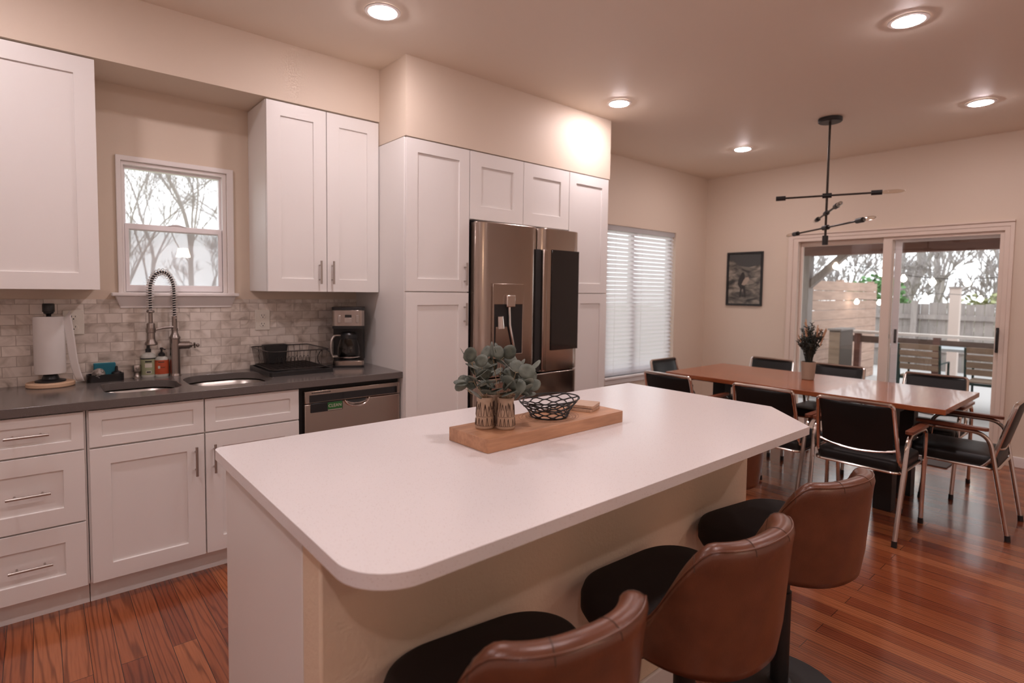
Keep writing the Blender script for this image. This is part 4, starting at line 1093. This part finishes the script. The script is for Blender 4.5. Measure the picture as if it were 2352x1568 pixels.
# house wall skin outside so that the porch hangs on something
pr = thing('porch_roof', (7.2, -2.5, 2.1), 'brown timber porch roof edge outside the patio door', 'porch roof')
MB().box(6.0, 8.3, -7.0, .4, 2.32, 2.38).build('roof_deck', M_beam, pr)
MB().box(7.98, 8.12, -7.0, .4, 1.955, 2.32).build('edge_beam', M_beam, pr)
for y in (-.30, -3.6): MB().box(7.97, 8.13, y - .07, y + .07, -.06, 1.955).build('post', M_greywood, pr)
for y, s in ((-.30, -1),):
    MB().hexa([(8.0, y + s * .05, 1.48), (8.1, y + s * .05, 1.48), (8.0, y + s * .05, 1.60), (8.1, y + s * .05, 1.60), (8.0, y + s * .56, 1.97), (8.1, y + s * .56, 1.97), (8.0, y + s * .46, 1.99), (8.1, y + s * .46, 1.99)]).build('brace', M_greywood, pr)
# side fence
t = thing('cedar_fence', (9.7, -.2, -.06), 'warm tan fence of horizontal boards seen through the left glass door', 'fence')
m = MB()
for i in range(11): m.box(8.15, 11.4, -.22, -.19, -.05 + i * .153, -.05 + i * .153 + .146)
m.build('boards', M_fence, t, bevel=.004)
for x in (8.25, 9.8, 11.3): MB().box(x - .045, x + .045, -.19, -.10, -.06, 1.66).build('post', M_fence, t)
# back fence
t = thing('grey_back_fence', (13.4, -2, GZ), 'weathered grey board fence at the back of the yard', 'fence')
m = MB(); random.seed(4)
for i in range(76): y = 1.6 - i * .145; m.box(13.4, 13.42, y - .138, y, GZ - .04, 1.27 + random.uniform(-.02, .02))
m.build('boards', M_greywood, t)
for z in (.30, .95): MB().box(13.33, 13.40, -9.4, 1.6, z, z + .09).build('rail', M_greywood, t)
for y in (-.35, -1.95, -3.55): MB().box(13.26, 13.36, y - .05, y + .05, GZ - .04, 1.32).build('post', M_greywood, t)
t = thing('light_pole', (11.5, -1.35, GZ), 'pale timber post standing in the yard in front of the grey fence', 'post')
MB().box(11.44, 11.56, -1.42, -1.28, GZ - .05, 1.55).build('shaft', mat('pale timber', (.60, .50, .45), .8), t)
MB().box(11.42, 11.58, -1.44, -1.26, 1.55, 1.58).build('cap', M_greywood, t)
# deck railing
t = thing('patio_railing', (9.25, -2.2, -.06), 'low railing with a pale flat top board at the patio edge', 'railing')
MB().box(9.18, 9.32, -3.8, -.55, .835, .875).build('top_board', mat('pale rail paint', (.66, .58, .53), .6), t, bevel=.004)
MB().box(9.23, 9.27, -3.8, -.55, .70, .80).build('lower_rail', mat('brown rail', (.16, .11, .09), .7), t)
for y in (-.62, -1.6, -2.65, -3.7): MB().box(9.21, 9.29, y - .04, y + .04, -.06, .834).build('post', M_beam, t)
# cabinet / heat pump box by the fence
t = thing('patio_storage_box', (8.13, -.76, -.06), 'tall narrow brown storage box standing by the tan fence', 'box')
MB().box(7.9, 8.37, -.83, -.69, -.06, .93).build('carcass', mat('brown panel in side shade', (.075, .05, .036), .6), t, bevel=.004)  # carcass colour darkened to carry the shade on its side
MB().box(7.885, 7.899, -.825, -.695, .0, .91).build('door', M_slat, t)  # paler colour gives the front its lit look
MB().box(7.88, 8.39, -.845, -.675, .931, .955).build('lid', M_greywood, t, bevel=.003)
# patio chairs facing away, and their table
def patio_chair(label):
    t = thing('patio_chair', (0, 0, 0), label, 'patio chair', 'slatted patio chairs')
    for s in (-1, 1):
        y = s * .215
        MB().tube([(-.26, y, 0), (-.20, y, .44), (-.27, y, .86)], .014, 8).build('rear_leg', M_dgreen, t); MB().tube([(.24, y, 0), (.22, y, .62), (-.22, y, .62)], .013, 8).build('front_leg', M_dgreen, t)
    m = MB()
    for i in range(4): z = .53 + i * .088; x = -.215 - (z - .44) * .16; m.box(x - .010, x + .010, -.205, .205, z, z + .070)
    m.build('back_slats', M_slat, t, bevel=.003)
    m = MB()
    for i in range(6): x = -.19 + i * .073; m.box(x, x + .060, -.21, .21, .432, .450)
    m.build('seat_slats', M_slat, t, bevel=.003)
    m = MB(); m.box(-.20, .23, -.215, -.195, .40, .43); m.box(-.20, .23, .195, .215, .40, .43); m.box(-.20, -.18, -.195, .195, .40, .43); m.box(.21, .23, -.195, .195, .40, .43); m.build('seat_frame', M_dgreen, t)
    return t
pc = patio_chair('slatted patio chair seen through the right hand door, nearer the middle of the glass')
pc.location = (8.45, -1.64, -.06); p2 = copy_tree(pc); p2.location = (8.45, -2.32, -.06); p2['label'] = 'slatted patio chair seen through the right hand door, beside the door handle'
t = thing('patio_table', (8.86, -1.95, -.06), 'pale blue topped patio table beyond the slatted chairs', 'table')
MB().box(8.62, 9.12, -2.75, -1.15, .70, .735).build('top', M_ltop, t, bevel=.004)
for x, y in ((8.66, -2.7), (8.66, -1.2), (9.08, -2.7), (9.08, -1.2)): MB().cyl((x, y, -.06), (x, y, .70), .02, n=10).build('leg', M_dgreen, t)

# string lights
for nodes, lab in (((Vector((8.0, -.70, 1.80)), Vector((8.0, -1.245, 1.694)), Vector((8.0, -1.485, 1.625)), Vector((8.0, -1.786, 1.58)), Vector((8.0, -2.12, 1.569)), Vector((8.0, -2.5, 1.60)), Vector((8.0, -2.95, 1.70))), 'higher string of glowing round bulbs hung across the patio'),
                   ((Vector((10.0, -.34, 1.30)), Vector((10.0, -.667, 1.296)), Vector((10.0, -1.267, 1.397)), Vector((10.0, -1.921, 1.377)), Vector((10.0, -2.55, 1.36))), 'lower, farther string of glowing round bulbs across the yard')):
    t = thing('string_lights', nodes[0], lab, 'string lights', 'string lights in the yard')
    MB().tube(catmull([n + Vector((0, 0, .05)) for n in nodes], 6), .004, 5).build('wire', M_black, t)
    for c in nodes: MB().lathe([(.0001, -.04), (.022, -.032), (.036, -.008), (.034, .012), (.018, .032), (.014, .05), (.0001, .05)], c, 16, False).build('bulb', M_glow, t)
# bare trees
def tree(name, base, h, r, seed, label, lean=(0, 0), depth=5, cat='tree', spread=.55, nbr=3, rmin=.012):
    rnd = random.Random(seed); m = MB()
    def grow(p, d, ln, rr, dep):
        k = 5; pts = [p]; q = p.copy(); dd = d.copy()
        for i in range(k):
            dd = (dd + Vector((rnd.uniform(-1, 1), rnd.uniform(-1, 1), rnd.uniform(-.4, .6))) * .13).normalized(); q = q + dd * ln / k; pts.append(q.copy())
        rr = max(rr, rmin)
        m.tube(pts, [rr * (1 - .38 * i / k) for i in range(k + 1)], 6 if dep > 2 else 4, caps=False)
        if dep == 0: return
        for b in range(nbr if dep > 1 else nbr + 1):
            f = rnd.uniform(.45, 1.0) if b else 1.0; st = pts[min(k, max(1, int(f * k)))]
            nd = (dd + Vector((rnd.uniform(-1, 1), rnd.uniform(-1, 1), rnd.uniform(-.35, .8))) * (spread if b else .3)).normalized()
            grow(st, nd, ln * rnd.uniform(.58, .80), rr * (.60 if b == 0 else .44), dep - 1)
    b = Vector(base); grow(b, Vector((lean[0], lean[1], 1)).normalized(), h, r, depth)
    o = m.build(name, M_bark, None, smooth=180); return tag(o, label, cat, 'bare trees in the yard')
for i, (x, y, h, r, sd, lean, lab) in enumerate((
        (19, 1.6, 2.7, .19, 11, -.30, 'bare grey tree leaning behind the grey fence, left in the right hand glass'),
        (22, -3.0, 2.6, .17, 12, .1, 'bare grey tree behind the grey fence, right in the right hand glass'),
        (24, -.2, 2.5, .15, 15, -.05, 'bare grey tree between the two larger ones beyond the grey fence'),
        (28, 2.2, 2.8, .18, 17, .0, 'bare grey tree far behind the leaning one beyond the grey fence'),
        (30, -2.5, 2.9, .18, 18, .0, 'bare grey tree farthest back on the right beyond the grey fence'),
        (20, 6.2, 2.6, .18, 13, -.05, 'bare grey tree standing beyond the tan fence'),
        (24, 9.0, 2.8, .18, 19, -.05, 'bare grey tree farther back beyond the tan fence'))):
    tree('bare_tree', (x, y, GZ - .05), h, r, sd, lab, (0, lean), depth=6, spread=.6)
for i in range(6):
    tree('bare_tree', (-3.5 + i * 2.6, 15.5 + 1.8 * (i % 2), GZ - .05), 1.5, .07, 80 + i, 'slender bare tree in the thicket beyond the kitchen window', (0, 0), depth=6, spread=.75, rmin=.0045)
for i in range(9):
    tree('bare_tree', (16.5 + 1.5 * (i % 3) + .3 * i, 3.6 - i * 1.05, GZ - .05), 1.15, .085, 60 + i, 'slender bare tree with low twigs in the thicket behind the grey fence', (0, .1 * ((i % 3) - 1)), depth=6, spread=.75)
for x, y, h, r, sd, lx, lab in (
        (2.4, 10.5, 2.5, .075, 21, .02, 'bare tree in the middle of the kitchen window view'),
        (3.9, 12.0, 2.6, .085, 22, .0, 'bare tree at the right of the kitchen window view'),
        (1.0, 11.0, 2.4, .07, 23, .05, 'bare tree at the left of the kitchen window view'),
        (2.6, 19.5, 2.7, .09, 24, .0, 'bare tree farther back between the trees of the kitchen window view'),
        (6.6, 17.0, 2.7, .09, 25, -.05, 'bare tree farthest right and back in the kitchen window view')):
    tree('bare_tree', (x, y, GZ - .05), h, r, sd, lab, (lx, 0), depth=6, spread=.62, rmin=.0045)
random.seed(31)
def shrub(name, c, rx, ry, rz, n, label, material):
    t = thing(name, c, label, 'shrub'); m = MB()
    for k in range(n):
        a, b_ = random.uniform(0, 2 * PI), math.acos(random.uniform(-.6, 1)); rr = random.uniform(.72, 1.0)
        p = Vector((c[0] + rx * rr * math.cos(a) * math.sin(b_), c[1] + ry * rr * math.sin(a) * math.sin(b_), c[2] + rz * .7 + rz * rr * math.cos(b_)))
        d = Vector((random.uniform(-1, 1), random.uniform(-1, 1), random.uniform(-.3, 1))).normalized(); leaf(m, p, d, Vector((random.uniform(-1, 1), random.uniform(-1, 1), 1)), .05)
    m.build('foliage', material, t, smooth=180)
    MB().cyl((c[0], c[1], GZ - .05), (c[0], c[1], c[2] + rz * .8), .03, .015, 8).build('trunk', M_bark, t)
shrub('evergreen_shrub', (14.7, .75, .2), .5, .75, 1.0, 900, 'green shrub rising behind the grey back fence', M_shrub)
shrub('pale_shrub', (15.3, -1.25, .2), .5, 1.0, .75, 900, 'pale yellow green hedge behind the grey back fence', mat('pale leaves', (.32, .34, .16), .7))
